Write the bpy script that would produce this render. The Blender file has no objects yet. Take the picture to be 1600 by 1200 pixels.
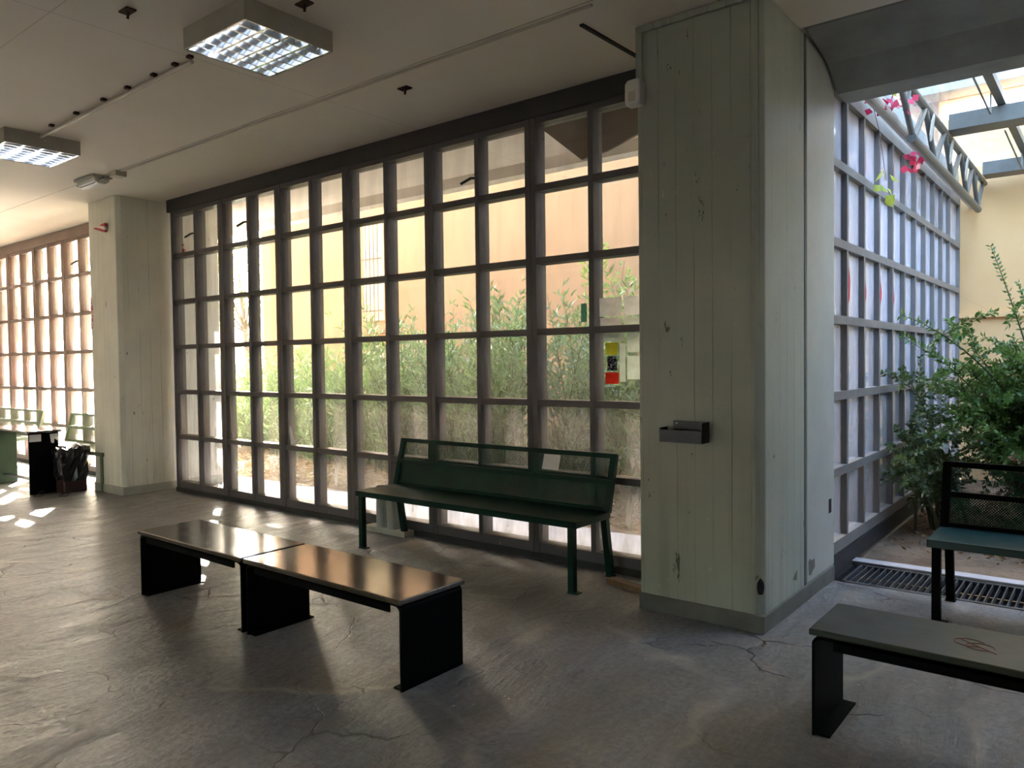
import bpy, math, random
import numpy as np
from mathutils import Vector, Matrix
R_ = math.radians
scene = bpy.context.scene
COL = scene.collection
random.seed(7)

# ------------------------------------------------------------------ camera, sky, sun, exposure
cam_data = bpy.data.cameras.new('camera')
cam = bpy.data.objects.new('camera', cam_data); COL.objects.link(cam)
cam_data.sensor_fit = 'HORIZONTAL'; cam_data.sensor_width = 36.0
cam_data.lens = 1193.83 / 1600 * 36.0
cam_data.clip_start = 0.05; cam_data.clip_end = 500
YAW, PITCH, ROLL = -0.6721, -0.0290, -0.0118
fw = Vector((math.sin(YAW)*math.cos(PITCH), math.cos(YAW)*math.cos(PITCH), math.sin(PITCH)))
ri = Vector((math.cos(YAW), -math.sin(YAW), 0)); up = ri.cross(fw)
cr, sr = math.cos(ROLL), math.sin(ROLL)
ri2 = cr*ri + sr*up; up2 = -sr*ri + cr*up
cam.matrix_world = Matrix(((ri2.x, up2.x, -fw.x, 0.0), (ri2.y, up2.y, -fw.y, 0.0), (ri2.z, up2.z, -fw.z, 1.6), (0, 0, 0, 1)))
scene.camera = cam

SUN_EL = R_(28.0); SUN_AZ = (-0.837, 0.547)          # direction towards the sun, horizontally
world = bpy.data.worlds.new('sky'); scene.world = world; world.use_nodes = True
wn = world.node_tree; wn.nodes.clear()
wo = wn.nodes.new('ShaderNodeOutputWorld'); wb = wn.nodes.new('ShaderNodeBackground')
sk = wn.nodes.new('ShaderNodeTexSky'); sk.sky_type = 'NISHITA'; sk.sun_disc = False
sk.sun_elevation = SUN_EL; sk.sun_rotation = math.atan2(SUN_AZ[0], SUN_AZ[1])
sk.air_density = 1.0; sk.dust_density = 2.5; sk.ozone_density = 1.0
wn.links.new(sk.outputs[0], wb.inputs[0]); wb.inputs[1].default_value = 0.44
wn.links.new(wb.outputs[0], wo.inputs[0])
sd = bpy.data.lights.new('sun', 'SUN'); sd.energy = 30.0; sd.angle = R_(0.6); sd.color = (1.0, 0.94, 0.86)
sun = bpy.data.objects.new('sun', sd); COL.objects.link(sun)
sdir = Vector((-SUN_AZ[0]*math.cos(SUN_EL), -SUN_AZ[1]*math.cos(SUN_EL), -math.sin(SUN_EL)))
sun.rotation_euler = sdir.to_track_quat('-Z', 'Y').to_euler(); sun.location = (-20, 14, 16)

vs = scene.view_settings
vs.view_transform = 'Standard'; vs.look = 'None'; vs.gamma = 1.0; vs.use_curve_mapping = False
vs.exposure = 3.4
scene.cycles.max_bounces = 14; scene.cycles.diffuse_bounces = 6; scene.cycles.glossy_bounces = 4
scene.cycles.transparent_max_bounces = 24; scene.cycles.transmission_bounces = 8
scene.cycles.caustics_reflective = False; scene.cycles.caustics_refractive = False
scene.cycles.sample_clamp_indirect = 6.0

# ------------------------------------------------------------------ material helpers
def srgb(r, g, b):
    f = lambda c: c/12.92 if c <= 0.04045 else ((c+0.055)/1.055)**2.4
    return (f(r/255), f(g/255), f(b/255), 1.0)

class NT:
    """small wrapper around one material's node tree"""
    def __init__(s, name):
        s.m = bpy.data.materials.new(name); s.m.use_nodes = True
        s.t = s.m.node_tree; s.t.nodes.clear()
        s.out = s.n('OutputMaterial')
    def n(s, typ, **kw):
        nd = s.t.nodes.new('ShaderNode'+typ)
        for k, v in kw.items(): setattr(nd, k, v)
        return nd
    def set(s, sock, v):
        if isinstance(v, bpy.types.NodeSocket): s.t.links.new(v, sock)
        else: sock.default_value = v
    def coord(s, scale=(1, 1, 1), rot=(0, 0, 0), loc=(0, 0, 0)):
        tc = s.n('TexCoord'); mp = s.n('Mapping')
        mp.inputs['Scale'].default_value = scale; mp.inputs['Rotation'].default_value = rot; mp.inputs['Location'].default_value = loc
        s.t.links.new(tc.outputs['Object'], mp.inputs[0]); return mp.outputs[0]
    def xyz(s):
        tc = s.n('TexCoord'); sp = s.n('SeparateXYZ'); s.t.links.new(tc.outputs['Object'], sp.inputs[0]); return sp.outputs
    def noise(s, vec, scale, detail=4, rough=0.55, dist=0.0):
        nd = s.n('TexNoise'); s.t.links.new(vec, nd.inputs['Vector'])
        nd.inputs['Scale'].default_value = scale; nd.inputs['Detail'].default_value = detail
        nd.inputs['Roughness'].default_value = rough; nd.inputs['Distortion'].default_value = dist
        return nd.outputs['Fac']
    def voro(s, vec, scale, feature='F1', rnd=1.0):
        nd = s.n('TexVoronoi'); nd.feature = feature; s.t.links.new(vec, nd.inputs['Vector'])
        nd.inputs['Scale'].default_value = scale; nd.inputs['Randomness'].default_value = rnd
        return nd.outputs['Distance']
    def math(s, op, a, b=None, c=None, clamp=False):
        nd = s.n('Math'); nd.operation = op; nd.use_clamp = clamp
        s.set(nd.inputs[0], a)
        if b is not None: s.set(nd.inputs[1], b)
        if c is not None: s.set(nd.inputs[2], c)
        return nd.outputs[0]
    def ramp(s, v, a, b, lo=0.0, hi=1.0):
        nd = s.n('MapRange'); nd.clamp = True
        s.set(nd.inputs[0], v); nd.inputs[1].default_value = a; nd.inputs[2].default_value = b
        nd.inputs[3].default_value = lo; nd.inputs[4].default_value = hi; return nd.outputs[0]
    def mix(s, f, a, b):
        nd = s.n('Mix'); nd.data_type = 'RGBA'
        s.set(nd.inputs[0], f); s.set(nd.inputs[6], a); s.set(nd.inputs[7], b); return nd.outputs[2]
    def bump(s, h, strength=0.3, dist=0.01, normal=None):
        nd = s.n('Bump'); nd.inputs['Strength'].default_value = strength; s.set(nd.inputs['Distance'], dist)
        s.t.links.new(h, nd.inputs['Height'])
        if normal is not None: s.t.links.new(normal, nd.inputs['Normal'])
        return nd.outputs[0]
    def bsdf(s, color, rough=0.5, metallic=0.0, normal=None, spec=0.5, coat=0.0):
        nd = s.n('BsdfPrincipled')
        s.set(nd.inputs['Base Color'], color); s.set(nd.inputs['Roughness'], rough); s.set(nd.inputs['Metallic'], metallic)
        nd.inputs['Specular IOR Level'].default_value = spec; nd.inputs['Coat Weight'].default_value = coat
        if normal is not None: s.t.links.new(normal, nd.inputs['Normal'])
        return nd.outputs[0]
    def mixs(s, f, a, b):
        nd = s.n('MixShader'); s.set(nd.inputs[0], f); s.t.links.new(a, nd.inputs[1]); s.t.links.new(b, nd.inputs[2]); return nd.outputs[0]
    def done(s, sh):
        s.t.links.new(sh, s.out.inputs[0]); return s.m

def simple(name, col, rough=0.5, metallic=0.0, var=0.12, scale=6.0, bump=0.0, spec=0.5, dark=None):
    t = NT(name); v = t.coord()
    nz = t.noise(v, scale, 5, 0.6)
    c2 = dark if dark else tuple(x*(1-var*2.2) for x in col[:3])+(1,)
    c = t.mix(t.ramp(nz, 0.35, 0.7), c2, col)
    nrm = t.bump(t.noise(v, scale*8, 4, 0.6), bump, 0.004) if bump else None
    return t.done(t.bsdf(c, rough, metallic, nrm, spec))

# ------------------------------------------------------------------ materials
M = {}
def floor_mat():
    t = NT('slate_flagstone'); v = t.coord()
    # warped coordinates for the irregular stone joints
    wv = t.n('TexNoise'); t.t.links.new(v, wv.inputs['Vector']); wv.inputs['Scale'].default_value = 1.3; wv.inputs['Detail'].default_value = 5
    add = t.n('VectorMath'); add.operation = 'MULTIPLY_ADD'
    t.t.links.new(wv.outputs['Color'], add.inputs[0]); add.inputs[1].default_value = (0.75, 0.75, 0); t.t.links.new(v, add.inputs[2])
    edge = t.voro(add.outputs[0], 0.62, 'DISTANCE_TO_EDGE')
    joint = t.ramp(edge, 0.0, 0.03, 1.0, 0.0)
    jn = t.ramp(t.noise(v, 1.4, 3), 0.44, 0.54)
    joint = t.math('MULTIPLY', joint, jn)
    fine_e = t.voro(add.outputs[0], 1.7, 'DISTANCE_TO_EDGE')
    crack = t.math('MULTIPLY', t.ramp(fine_e, 0.0, 0.012, 1.0, 0.0), t.ramp(t.noise(v, 1.6, 3), 0.50, 0.58))
    x_ = t.xyz()[0]
    cv = t.coord((2.5, 0.8, 1.0), (0, 0, R_(-6)))
    cleft = t.noise(cv, 1.7, 10, 0.66, 0.35)
    fr = t.math('FRACT', t.math('MULTIPLY', t.noise(cv, 0.9, 8, 0.62, 0.5), 7.0))
    step = t.math('MULTIPLY', t.ramp(fr, 0.0, 0.05, 1.0, 0.0), t.ramp(fr, 0.0, 0.004))                     # broken edges of the split layers
    step = t.math('MULTIPLY', step, t.ramp(t.noise(v, 1.1, 4, 0.6), 0.45, 0.55))
    big = t.noise(v, 0.55, 4, 0.5)
    fine = t.noise(v, 30, 6, 0.72)
    speck = t.ramp(t.voro(v, 8.0), 0.03, 0.07, 1.0, 0.0)
    speck = t.math('MULTIPLY', speck, t.ramp(t.noise(v, 2.3, 2), 0.46, 0.54))
    c = t.mix(t.ramp(big, 0.38, 0.62), srgb(112, 114, 114), srgb(146, 150, 158))
    c = t.mix(t.ramp(t.noise(v, 1.9, 5, 0.6, 0.6), 0.54, 0.7, 0.0, 0.6), c, srgb(136, 126, 120))
    c = t.mix(t.ramp(cleft, 0.40, 0.68, 0.0, 0.5), c, srgb(170, 171, 174))
    c = t.mix(t.ramp(fine, 0.38, 0.6, 0.55, 0.0), c, srgb(84, 82, 78))
    c = t.mix(t.math('MULTIPLY', step, 0.75), c, srgb(84, 78, 72))
    c = t.mix(t.math('MULTIPLY', joint, 0.65), c, srgb(186, 182, 174))
    c = t.mix(t.math('MULTIPLY', crack, 0.8), c, srgb(52, 47, 43))
    c = t.mix(t.math('MULTIPLY', speck, 0.9), c, srgb(214, 212, 206))
    rough = t.ramp(t.noise(v, 3.1, 6, 0.6), 0.3, 0.7, 0.285, 0.40)
    rough = t.math('ADD', rough, t.math('MULTIPLY', joint, 0.2))
    h = t.math('ADD', cleft, t.math('MULTIPLY', fine, 0.05))
    h = t.math('ADD', h, t.math('MULTIPLY', t.noise(cv, 0.8, 3, 0.5, 0.6), 1.2))
    h = t.math('ADD', h, t.math('MULTIPLY', t.math('MULTIPLY', t.ramp(fr, 0.0, 0.03), t.ramp(t.noise(v, 0.8, 3), 0.48, 0.6)), 0.035))
    h = t.math('ADD', h, t.math('MULTIPLY', joint, 0.12))
    h = t.math('SUBTRACT', h, t.math('MULTIPLY', crack, 0.25))
    return t.done(t.bsdf(c, rough, 0.0, t.bump(h, 0.9, t.ramp(x_, -2.0, -6.0, 0.06, 0.15)), 0.8))
M['floor'] = floor_mat()

def ceiling_mat():
    t = NT('ceiling_paint'); v = t.coord(); x, y, z = t.xyz()
    c = t.mix(t.ramp(t.noise(v, 0.7, 5, 0.6), 0.35, 0.7), srgb(226, 217, 204), srgb(234, 226, 214))
    # board joints
    def line(sock, off, w=0.006):
        return t.ramp(t.math('ABSOLUTE', t.math('SUBTRACT', sock, off)), 0.0, w, 1.0, 0.0)
    ln = line(y, 3.84, 0.010)
    for off in (-4.97, -8.6, -12.2):
        ln = t.math('MAXIMUM', ln, t.math('MULTIPLY', line(x, off), 0.55))
    ln = t.math('MAXIMUM', ln, t.math('MULTIPLY', line(y, 1.9), 0.5))
    ln = t.math('MULTIPLY', ln, t.ramp(t.noise(v, 2.0, 3), 0.3, 0.5, 0.35, 1.0))
    c = t.mix(t.math('MULTIPLY', ln, 0.75), c, srgb(92, 82, 68))
    spots = t.ramp(t.voro(v, 1.3), 0.0, 0.02, 1.0, 0.0)
    c = t.mix(t.math('MULTIPLY', spots, 0.7), c, srgb(90, 74, 58))
    return t.done(t.bsdf(c, 0.8, 0, t.bump(t.noise(v, 5, 4), 0.12, 0.01), 0.3))
M['ceiling'] = ceiling_mat()

def pillar_mat(name, base, axis_both=True):
    t = NT(name); v = t.coord(); x, y, z = t.xyz()
    wob = t.math('MULTIPLY', t.math('SUBTRACT', t.noise(v, 3.0, 4), 0.5), 0.012)
    def boards(sock, pitch, off):
        u = t.math('ADD', t.math('ADD', sock, off), wob)
        fr = t.math('PINGPONG', u, pitch/2)
        return t.ramp(fr, 0.0, 0.0045, 1.0, 0.0)
    geo = t.n('NewGeometry'); sp = t.n('SeparateXYZ'); t.t.links.new(geo.outputs['Normal'], sp.inputs[0])
    nx = t.ramp(t.math('ABSOLUTE', sp.outputs[0]), 0.5, 0.6)
    lx = boards(x, 0.118, 0.02); ly = boards(y, 0.13, 0.03)
    ln = t.math('ADD', t.math('MULTIPLY', lx, t.math('SUBTRACT', 1.0, nx)), t.math('MULTIPLY', ly, nx))
    keep = t.ramp(t.noise(t.coord((7, 7, 0.5)), 1.0, 3, 0.6), 0.42, 0.58)
    ln = t.math('MULTIPLY', ln, keep)
    c = t.mix(t.ramp(t.noise(v, 1.6, 5, 0.6), 0.35, 0.68), tuple(q*0.86 for q in base[:3])+(1,), base)
    streak = t.ramp(t.noise(t.coord((9, 9, 0.55)), 1.0, 6, 0.65), 0.50, 0.78, 0.0, 0.45)
    low = t.ramp(z, 0.2, 1.5, 1.0, 0.25)
    c = t.mix(t.math('MULTIPLY', streak, low), c, srgb(98, 96, 84))
    c = t.mix(t.math('MULTIPLY', ln, 0.55), c, srgb(70, 70, 60))
    chip = t.ramp(t.noise(t.coord((5, 5, 1.8)), 2.4, 6, 0.7), 0.665, 0.68)
    c = t.mix(t.math('MULTIPLY', chip, 0.8), c, srgb(64, 60, 52))
    pale = t.ramp(t.noise(t.coord((5, 5, 2.2), loc=(3, 1, 7)), 2.6, 6, 0.7), 0.67, 0.69)
    c = t.mix(t.math('MULTIPLY', pale, 0.6), c, srgb(206, 210, 200))
    h = t.math('SUBTRACT', t.noise(v, 22, 5, 0.65), t.math('MULTIPLY', ln, 2.0))
    return t.done(t.bsdf(c, 0.55, 0, t.bump(h, 0.3, 0.006), 0.4))
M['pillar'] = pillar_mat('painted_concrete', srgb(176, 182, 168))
M['pillar_pale'] = pillar_mat('painted_concrete_pale_lit', srgb(224, 224, 212))  # pale paint lifted further to carry the bounce off the sunlit floor
M['panel'] = simple('painted_panel', srgb(188, 192, 184), 0.45, 0, 0.06, 3.0, 0.05)
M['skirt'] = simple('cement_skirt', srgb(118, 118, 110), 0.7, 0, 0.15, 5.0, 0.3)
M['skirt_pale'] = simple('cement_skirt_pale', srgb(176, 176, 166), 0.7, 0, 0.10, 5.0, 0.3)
M['dark_concrete'] = simple('dark_concrete', srgb(158, 160, 154), 0.75, 0, 0.15, 2.2, 0.35)
M['sill'] = simple('dark_sill', srgb(52, 50, 50), 0.7, 0, 0.15, 6, 0.2)
M['wall_in'] = simple('interior_plaster', srgb(188, 182, 170), 0.8, 0, 0.08, 2.0, 0.1)

def frame_mat(name, col, chipcol, amount=0.66):
    t = NT(name); v = t.coord()
    c = t.mix(t.ramp(t.noise(v, 3.0, 5, 0.6), 0.35, 0.7), tuple(q*0.72 for q in col[:3])+(1,), col)
    chip = t.ramp(t.noise(v, 8.0, 8, 0.75, 0.5), amount, amount+0.03)
    c = t.mix(t.math('MULTIPLY', chip, 0.75), c, chipcol)
    return t.done(t.bsdf(c, 0.5, 0, t.bump(t.noise(v, 30, 4), 0.12, 0.003), 0.45))
M['frame'] = frame_mat('grey_window_paint', srgb(92, 88, 90), srgb(160, 152, 140), 0.655)
M['frame_brown'] = frame_mat('brown_window_paint', srgb(138, 116, 106), srgb(212, 200, 184), 0.66)
M['frame_pale'] = frame_mat('pale_grey_window_paint', srgb(134, 130, 126), srgb(180, 164, 140), 0.66)
M['header'] = frame_mat('dark_header_paint', srgb(58, 54, 54), srgb(170, 160, 146), 0.66)

def glass_mat(name, dust=0.10, dust_lo=0.02, rough=0.01, refl=1.0, tint=(0.95, 0.96, 0.95, 1), streak=(6, 6, 1.2), dcol=srgb(222, 220, 214), tl_=0.6, zr=None):
    t = NT(name); v = t.coord()
    geo = t.n('NewGeometry'); dt = t.n('VectorMath'); dt.operation = 'DOT_PRODUCT'
    t.t.links.new(geo.outputs['Incoming'], dt.inputs[0]); t.t.links.new(geo.outputs['Normal'], dt.inputs[1])
    ca = t.math('SUBTRACT', 1.0, t.math('ABSOLUTE', dt.outputs['Value']), clamp=True)
    fres = t.math('MULTIPLY_ADD', t.math('POWER', ca, 5.0), 0.96, 0.04)
    tr = t.n('BsdfTransparent'); tr.inputs[0].default_value = tint
    gl = t.n('BsdfGlossy'); gl.inputs['Roughness'].default_value = rough; gl.inputs[0].default_value = (1, 1, 1, 1)
    a = t.mixs(t.math('MULTIPLY', fres, refl, clamp=True), tr.outputs[0], gl.outputs[0])
    df = t.n('BsdfDiffuse'); df.inputs[0].default_value = dcol
    tl = t.n('BsdfTranslucent'); tl.inputs[0].default_value = dcol
    d = t.mixs(tl_, df.outputs[0], tl.outputs[0])
    x, y, z = t.xyz()
    n1 = t.noise(t.coord(streak), 1.0, 6, 0.65)
    f = t.math('MULTIPLY', t.ramp(n1, 0.35, 0.72), dust)
    f = t.math('ADD', f, dust_lo, clamp=True)
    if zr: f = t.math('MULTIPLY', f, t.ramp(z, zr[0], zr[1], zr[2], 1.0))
    return t.done(t.mixs(f, a, d))
M['glass'] = glass_mat('dusty_glass', 0.10, 0.03)
M['glass_low'] = glass_mat('dusty_glass_lower', 0.30, 0.06)
M['glass_court'] = glass_mat('grimy_skylit_glass', 0.35, 0.34, 0.10, 1.6, dcol=srgb(216, 220, 234), streak=(1.2, 2.2, 0.4), tl_=0.08, zr=(0.3, 2.6, 0.30))  # grime, plus a film thickening upward that stands in for skylight brightness
M['skyglass'] = glass_mat('roof_glass', 0.06, 0.02, 0.01)

def perf_mat(name, col, ax=('x', 'z'), thr=0.30, both=False):
    t = NT(name); xyz = dict(zip('xyz', t.xyz())); v = t.coord()
    k = math.pi/0.0085
    s1 = t.math('SINE', t.math('MULTIPLY', xyz[ax[0]], k)); s2 = t.math('SINE', t.math('MULTIPLY', xyz[ax[1]], k))
    pd = t.math('MULTIPLY', s1, s2)
    if both: pd = t.math('ABSOLUTE', pd)
    hole = t.math('GREATER_THAN', pd, thr)
    c = t.mix(t.ramp(t.noise(v, 5, 4), 0.35, 0.7), tuple(q*0.6 for q in col[:3])+(1,), col)
    b = t.bsdf(c, 0.42, 0.0, None, 0.2)
    tr = t.n('BsdfTransparent')
    return t.done(t.mixs(hole, b, tr.outputs[0]))
M['green'] = simple('green_steel_paint', srgb(10, 54, 45), 0.45, 0, 0.18, 5.0, 0.05, 0.15)
M['green_black'] = simple('blackish_green_paint', srgb(5, 9, 8), 0.5, 0, 0.2, 5.0, 0.05, 0.04)
M['green_lit'] = simple('lit_green_tone', srgb(22, 50, 14), 0.45, 0, 0.2, 5.0, 0.05)  # dark green panel brightened in colour as if light came through it
M['green_sunlit'] = simple('sunlit_green_tone', srgb(120, 136, 108), 0.45, 0, 0.2, 5.0, 0.05)  # bench green lightened so the colour carries the sunlight
M['perf'] = perf_mat('perforated_green', srgb(10, 74, 62), thr=0.27, both=True)
M['perf_low'] = perf_mat('perforated_green_lower', srgb(8, 62, 50), thr=0.40)
M['perf_sunlit'] = perf_mat('perforated_sunlit_green', srgb(112, 130, 102), thr=0.35)  # sheet green lightened for sunlight, like the frame tone

def seat_mat(name, col, worn, r0=0.09, r1=0.18, sp=0.95):
    t = NT(name); v = t.coord()
    n1 = t.noise(t.coord((1, 2.5, 1)), 4.0, 7, 0.65, 0.4)
    c = t.mix(t.ramp(n1, 0.3, 0.75), col, worn)
    chip = t.ramp(t.noise(v, 5.0, 8, 0.7, 0.3), 0.76, 0.775)
    c = t.mix(t.math('MULTIPLY', chip, 0.5), c, srgb(120, 108, 92))
    ck = t.math('MULTIPLY', t.ramp(t.voro(v, 3.0, 'DISTANCE_TO_EDGE'), 0.0, 0.012, 1.0, 0.0), t.ramp(t.noise(v, 2.4, 3), 0.56, 0.62))
    c = t.mix(t.math('MULTIPLY', ck, 0.8), c, srgb(26, 22, 20))
    rough = t.ramp(t.noise(v, 7, 5, 0.6), 0.3, 0.7, r0, r1)
    rough = t.math('ADD', rough, t.math('MULTIPLY', chip, 0.3))
    return t.done(t.bsdf(c, rough, 0, t.bump(n1, 0.08, 0.004), sp))
M['seat_brown'] = seat_mat('worn_dark_seat', srgb(52, 45, 39), srgb(70, 60, 50))
M['seat_green'] = seat_mat('worn_green_seat', srgb(36, 46, 34), srgb(54, 60, 42), 0.29, 0.40, 0.5)
M['seat_teal'] = seat_mat('teal_seat', srgb(24, 58, 58), srgb(30, 66, 66), 0.29, 0.42, 0.5)

def wall_mat(name, a, b):
    t = NT(name); v = t.coord()
    c = t.mix(t.ramp(t.noise(v, 0.45, 5, 0.6), 0.35, 0.7), a, b)
    st = t.ramp(t.noise(t.coord((3.2, 3.2, 0.12)), 1.0, 5, 0.6), 0.58, 0.72, 0.0, 0.35)
    c = t.mix(st, c, tuple(q*0.72 for q in a[:3])+(1,))
    crk = t.ramp(t.voro(t.coord((1, 1, 1)), 0.8, 'DISTANCE_TO_EDGE'), 0.0, 0.004, 0.25, 0.0)
    c = t.mix(crk, c, srgb(150, 110, 70))
    return t.done(t.bsdf(c, 0.9, 0, t.bump(t.noise(v, 30, 4), 0.15, 0.004), 0.2))
M['orange'] = wall_mat('peach_render', srgb(162, 122, 86), srgb(170, 132, 96))
M['beige'] = wall_mat('beige_render', srgb(222, 180, 126), srgb(230, 192, 142))
M['path'] = simple('path_concrete', srgb(200, 196, 200), 0.85, 0, 0.07, 2.5, 0.25)
M['plaza'] = simple('pale_paving', srgb(132, 128, 122), 0.85, 0, 0.05, 1.2, 0.1)
def soil_mat():
    t = NT('dry_soil'); v = t.coord()
    c = t.mix(t.ramp(t.noise(v, 1.6, 6, 0.65), 0.35, 0.68), srgb(110, 86, 66), srgb(156, 136, 114))
    c = t.mix(t.ramp(t.noise(v, 14, 6, 0.7), 0.55, 0.7, 0, 0.7), c, srgb(80, 62, 48))
    return t.done(t.bsdf(c, 0.95, 0, t.bump(t.noise(v, 18, 7, 0.7), 0.6, 0.02), 0.1))
M['soil'] = soil_mat()
M['kerb'] = simple('pale_kerb', srgb(190, 186, 188), 0.8, 0, 0.08, 5, 0.2)

def leaf_mat(name, a, b, trans=0.35, rough=0.35, mixc=None):
    t = NT(name); v = t.coord()
    c = t.mix(t.ramp(t.noise(v, 9.0, 3, 0.6), 0.35, 0.65), a, b)
    p = t.bsdf(c, rough, 0, None, 0.5)
    tl = t.n('BsdfTranslucent'); t.set(tl.inputs[0], t.mix(0.5, c, mixc or srgb(156, 186, 96)))
    return t.done(t.mixs(trans, p, tl.outputs[0]))
M['oleander'] = leaf_mat('oleander_leaf', srgb(66, 94, 54), srgb(112, 134, 82))
M['oleander_b'] = leaf_mat('oleander_leaf_grey', srgb(74, 100, 74), srgb(122, 140, 108))
M['bush_bright'] = leaf_mat('bright_leaf', srgb(110, 140, 50), srgb(170, 190, 90), 0.45)
M['tree_leaf'] = leaf_mat('tree_leaf', srgb(120, 140, 50), srgb(176, 184, 84), 0.5)
M['court_leaf'] = leaf_mat('glossy_leaf', srgb(52, 92, 36), srgb(108, 140, 62), 0.25, 0.3)
M['ivy_leaf'] = leaf_mat('dark_ivy_leaf', srgb(40, 66, 34), srgb(84, 104, 66), 0.2, 0.3)
M['red_leaf'] = leaf_mat('red_creeper_leaf', srgb(200, 40, 84), srgb(226, 96, 124), 0.4, mixc=srgb(230, 60, 110))
M['lime_leaf'] = leaf_mat('lime_creeper_leaf', srgb(168, 190, 40), srgb(214, 220, 90), 0.5)
M['dry_leaf'] = leaf_mat('dry_leaf', srgb(112, 76, 48), srgb(170, 128, 90), 0.15, 0.7)
M['dry_twig'] = simple('dry_twig', srgb(142, 124, 102), 0.85, 0, 0.2, 8)
M['bark'] = simple('bark', srgb(104, 86, 68), 0.9, 0, 0.2, 9, 0.4)
M['stem_green'] = simple('green_stem', srgb(92, 96, 62), 0.8, 0, 0.2, 9)

M['steel_grey'] = simple('grey_steel_paint', srgb(104, 103, 96), 0.42, 0, 0.1, 6, 0.05)
M['steel_pale'] = simple('pale_steel_paint', srgb(178, 170, 158), 0.45, 0, 0.1, 6, 0.05)
M['galv'] = simple('galvanised_steel', srgb(150, 152, 156), 0.38, 0.85, 0.15, 8, 0.05)
M['pit'] = simple('dark_pit', srgb(24, 24, 26), 0.9, 0, 0.2, 5)
M['white_plastic'] = simple('white_plastic', srgb(214, 212, 206), 0.4, 0, 0.03, 5)
M['cream_plastic'] = simple('cream_plastic', srgb(196, 188, 174), 0.45, 0, 0.05, 5)
M['black_metal'] = simple('black_metal', srgb(16, 15, 16), 0.4, 0, 0.1, 6)
M['fixture'] = simple('fixture_enamel', srgb(176, 172, 160), 0.5, 0, 0.06, 5)
M['louver'] = simple('polished_aluminium', srgb(232, 236, 242), 0.16, 1.0, 0.04, 9)
M['tube'] = None
t = NT('emissive_tube'); em = t.n('Emission'); em.inputs[0].default_value = (0.86, 0.93, 1.0, 1); em.inputs[1].default_value = 0.42  # weak bluish emission in the fixture tubes
M['tube'] = t.done(em.outputs[0])
M['wood'] = simple('raw_wood', srgb(122, 96, 66), 0.7, 0, 0.2, 12, 0.2)
M['bag'] = simple('black_plastic_bag', srgb(18, 16, 20), 0.28, 0, 0.1, 7)
M['bin'] = simple('maroon_bin', srgb(64, 36, 38), 0.5, 0, 0.15, 5)
M['brown_board'] = simple('stained_brown_board', srgb(92, 66, 44), 0.7, 0, 0.22, 5, 0.2)
M['paper'] = simple('white_paper', srgb(226, 228, 230), 0.8, 0, 0.03, 8)
M['wire'] = simple('dark_wire', srgb(40, 34, 30), 0.5, 0, 0.1, 6)
M['rust'] = simple('rust', srgb(74, 46, 36), 0.9, 0, 0.25, 14)
M['pipe_grey'] = frame_mat('pale_pipe_paint', srgb(170, 176, 172), srgb(60, 40, 36), 0.70)
def sheet_mat(name, col, trans=0.93):
    t = NT(name); v = t.coord()
    c = t.mix(t.ramp(t.noise(v, 14, 4), 0.4, 0.65), tuple(q*0.85 for q in col[:3])+(1,), col)
    df = t.n('BsdfDiffuse'); tl = t.n('BsdfTranslucent'); t.set(df.inputs[0], c); t.set(tl.inputs[0], c)
    return t.done(t.mixs(trans, df.outputs[0], tl.outputs[0]))
M['sheet_white'] = sheet_mat('white_sheet', srgb(252, 253, 255))
M['sheet_pale'] = sheet_mat('pale_green_sheet', srgb(240, 248, 242))
M['sheet_yellow'] = sheet_mat('yellow_green_sheet', srgb(214, 216, 120))
M['sheet_red'] = sheet_mat('red_sheet', srgb(236, 120, 104))
M['sheet_teal'] = sheet_mat('teal_sheet', srgb(130, 176, 160))
def bw_mat():
    t = NT('black_and_white_print'); v = t.coord()
    f = t.ramp(t.noise(v, 60, 3, 0.6), 0.52, 0.56)
    c = t.mix(f, srgb(30, 32, 40), srgb(190, 192, 200))
    df = t.n('BsdfDiffuse'); t.set(df.inputs[0], c); return t.done(df.outputs[0])
M['sheet_print'] = bw_mat()
def stripe_mat():
    t = NT('red_white_print'); v = t.coord((1, 1, 1)); x, y, z = t.xyz()
    f = t.math('GREATER_THAN', t.math('SINE', t.math('ADD', t.math('MULTIPLY', z, 70), t.math('MULTIPLY', x, 16))), 0.25)
    return t.done(t.bsdf(t.mix(f, srgb(176, 54, 62), srgb(226, 210, 206)), 0.6))
M['stripe'] = stripe_mat()
M['red_smear'] = simple('red_smear', srgb(226, 60, 70), 0.6, 0, 0.2, 9)
def red_mark_mat():
    t = NT('red_sticker_print'); v = t.coord()
    f = t.ramp(t.noise(v, 22, 2, 0.5, 1.5), 0.46, 0.5)
    return t.done(t.bsdf(t.mix(f, srgb(206, 70, 84), srgb(232, 222, 214)), 0.6))
M['red_marks'] = red_mark_mat()

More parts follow.
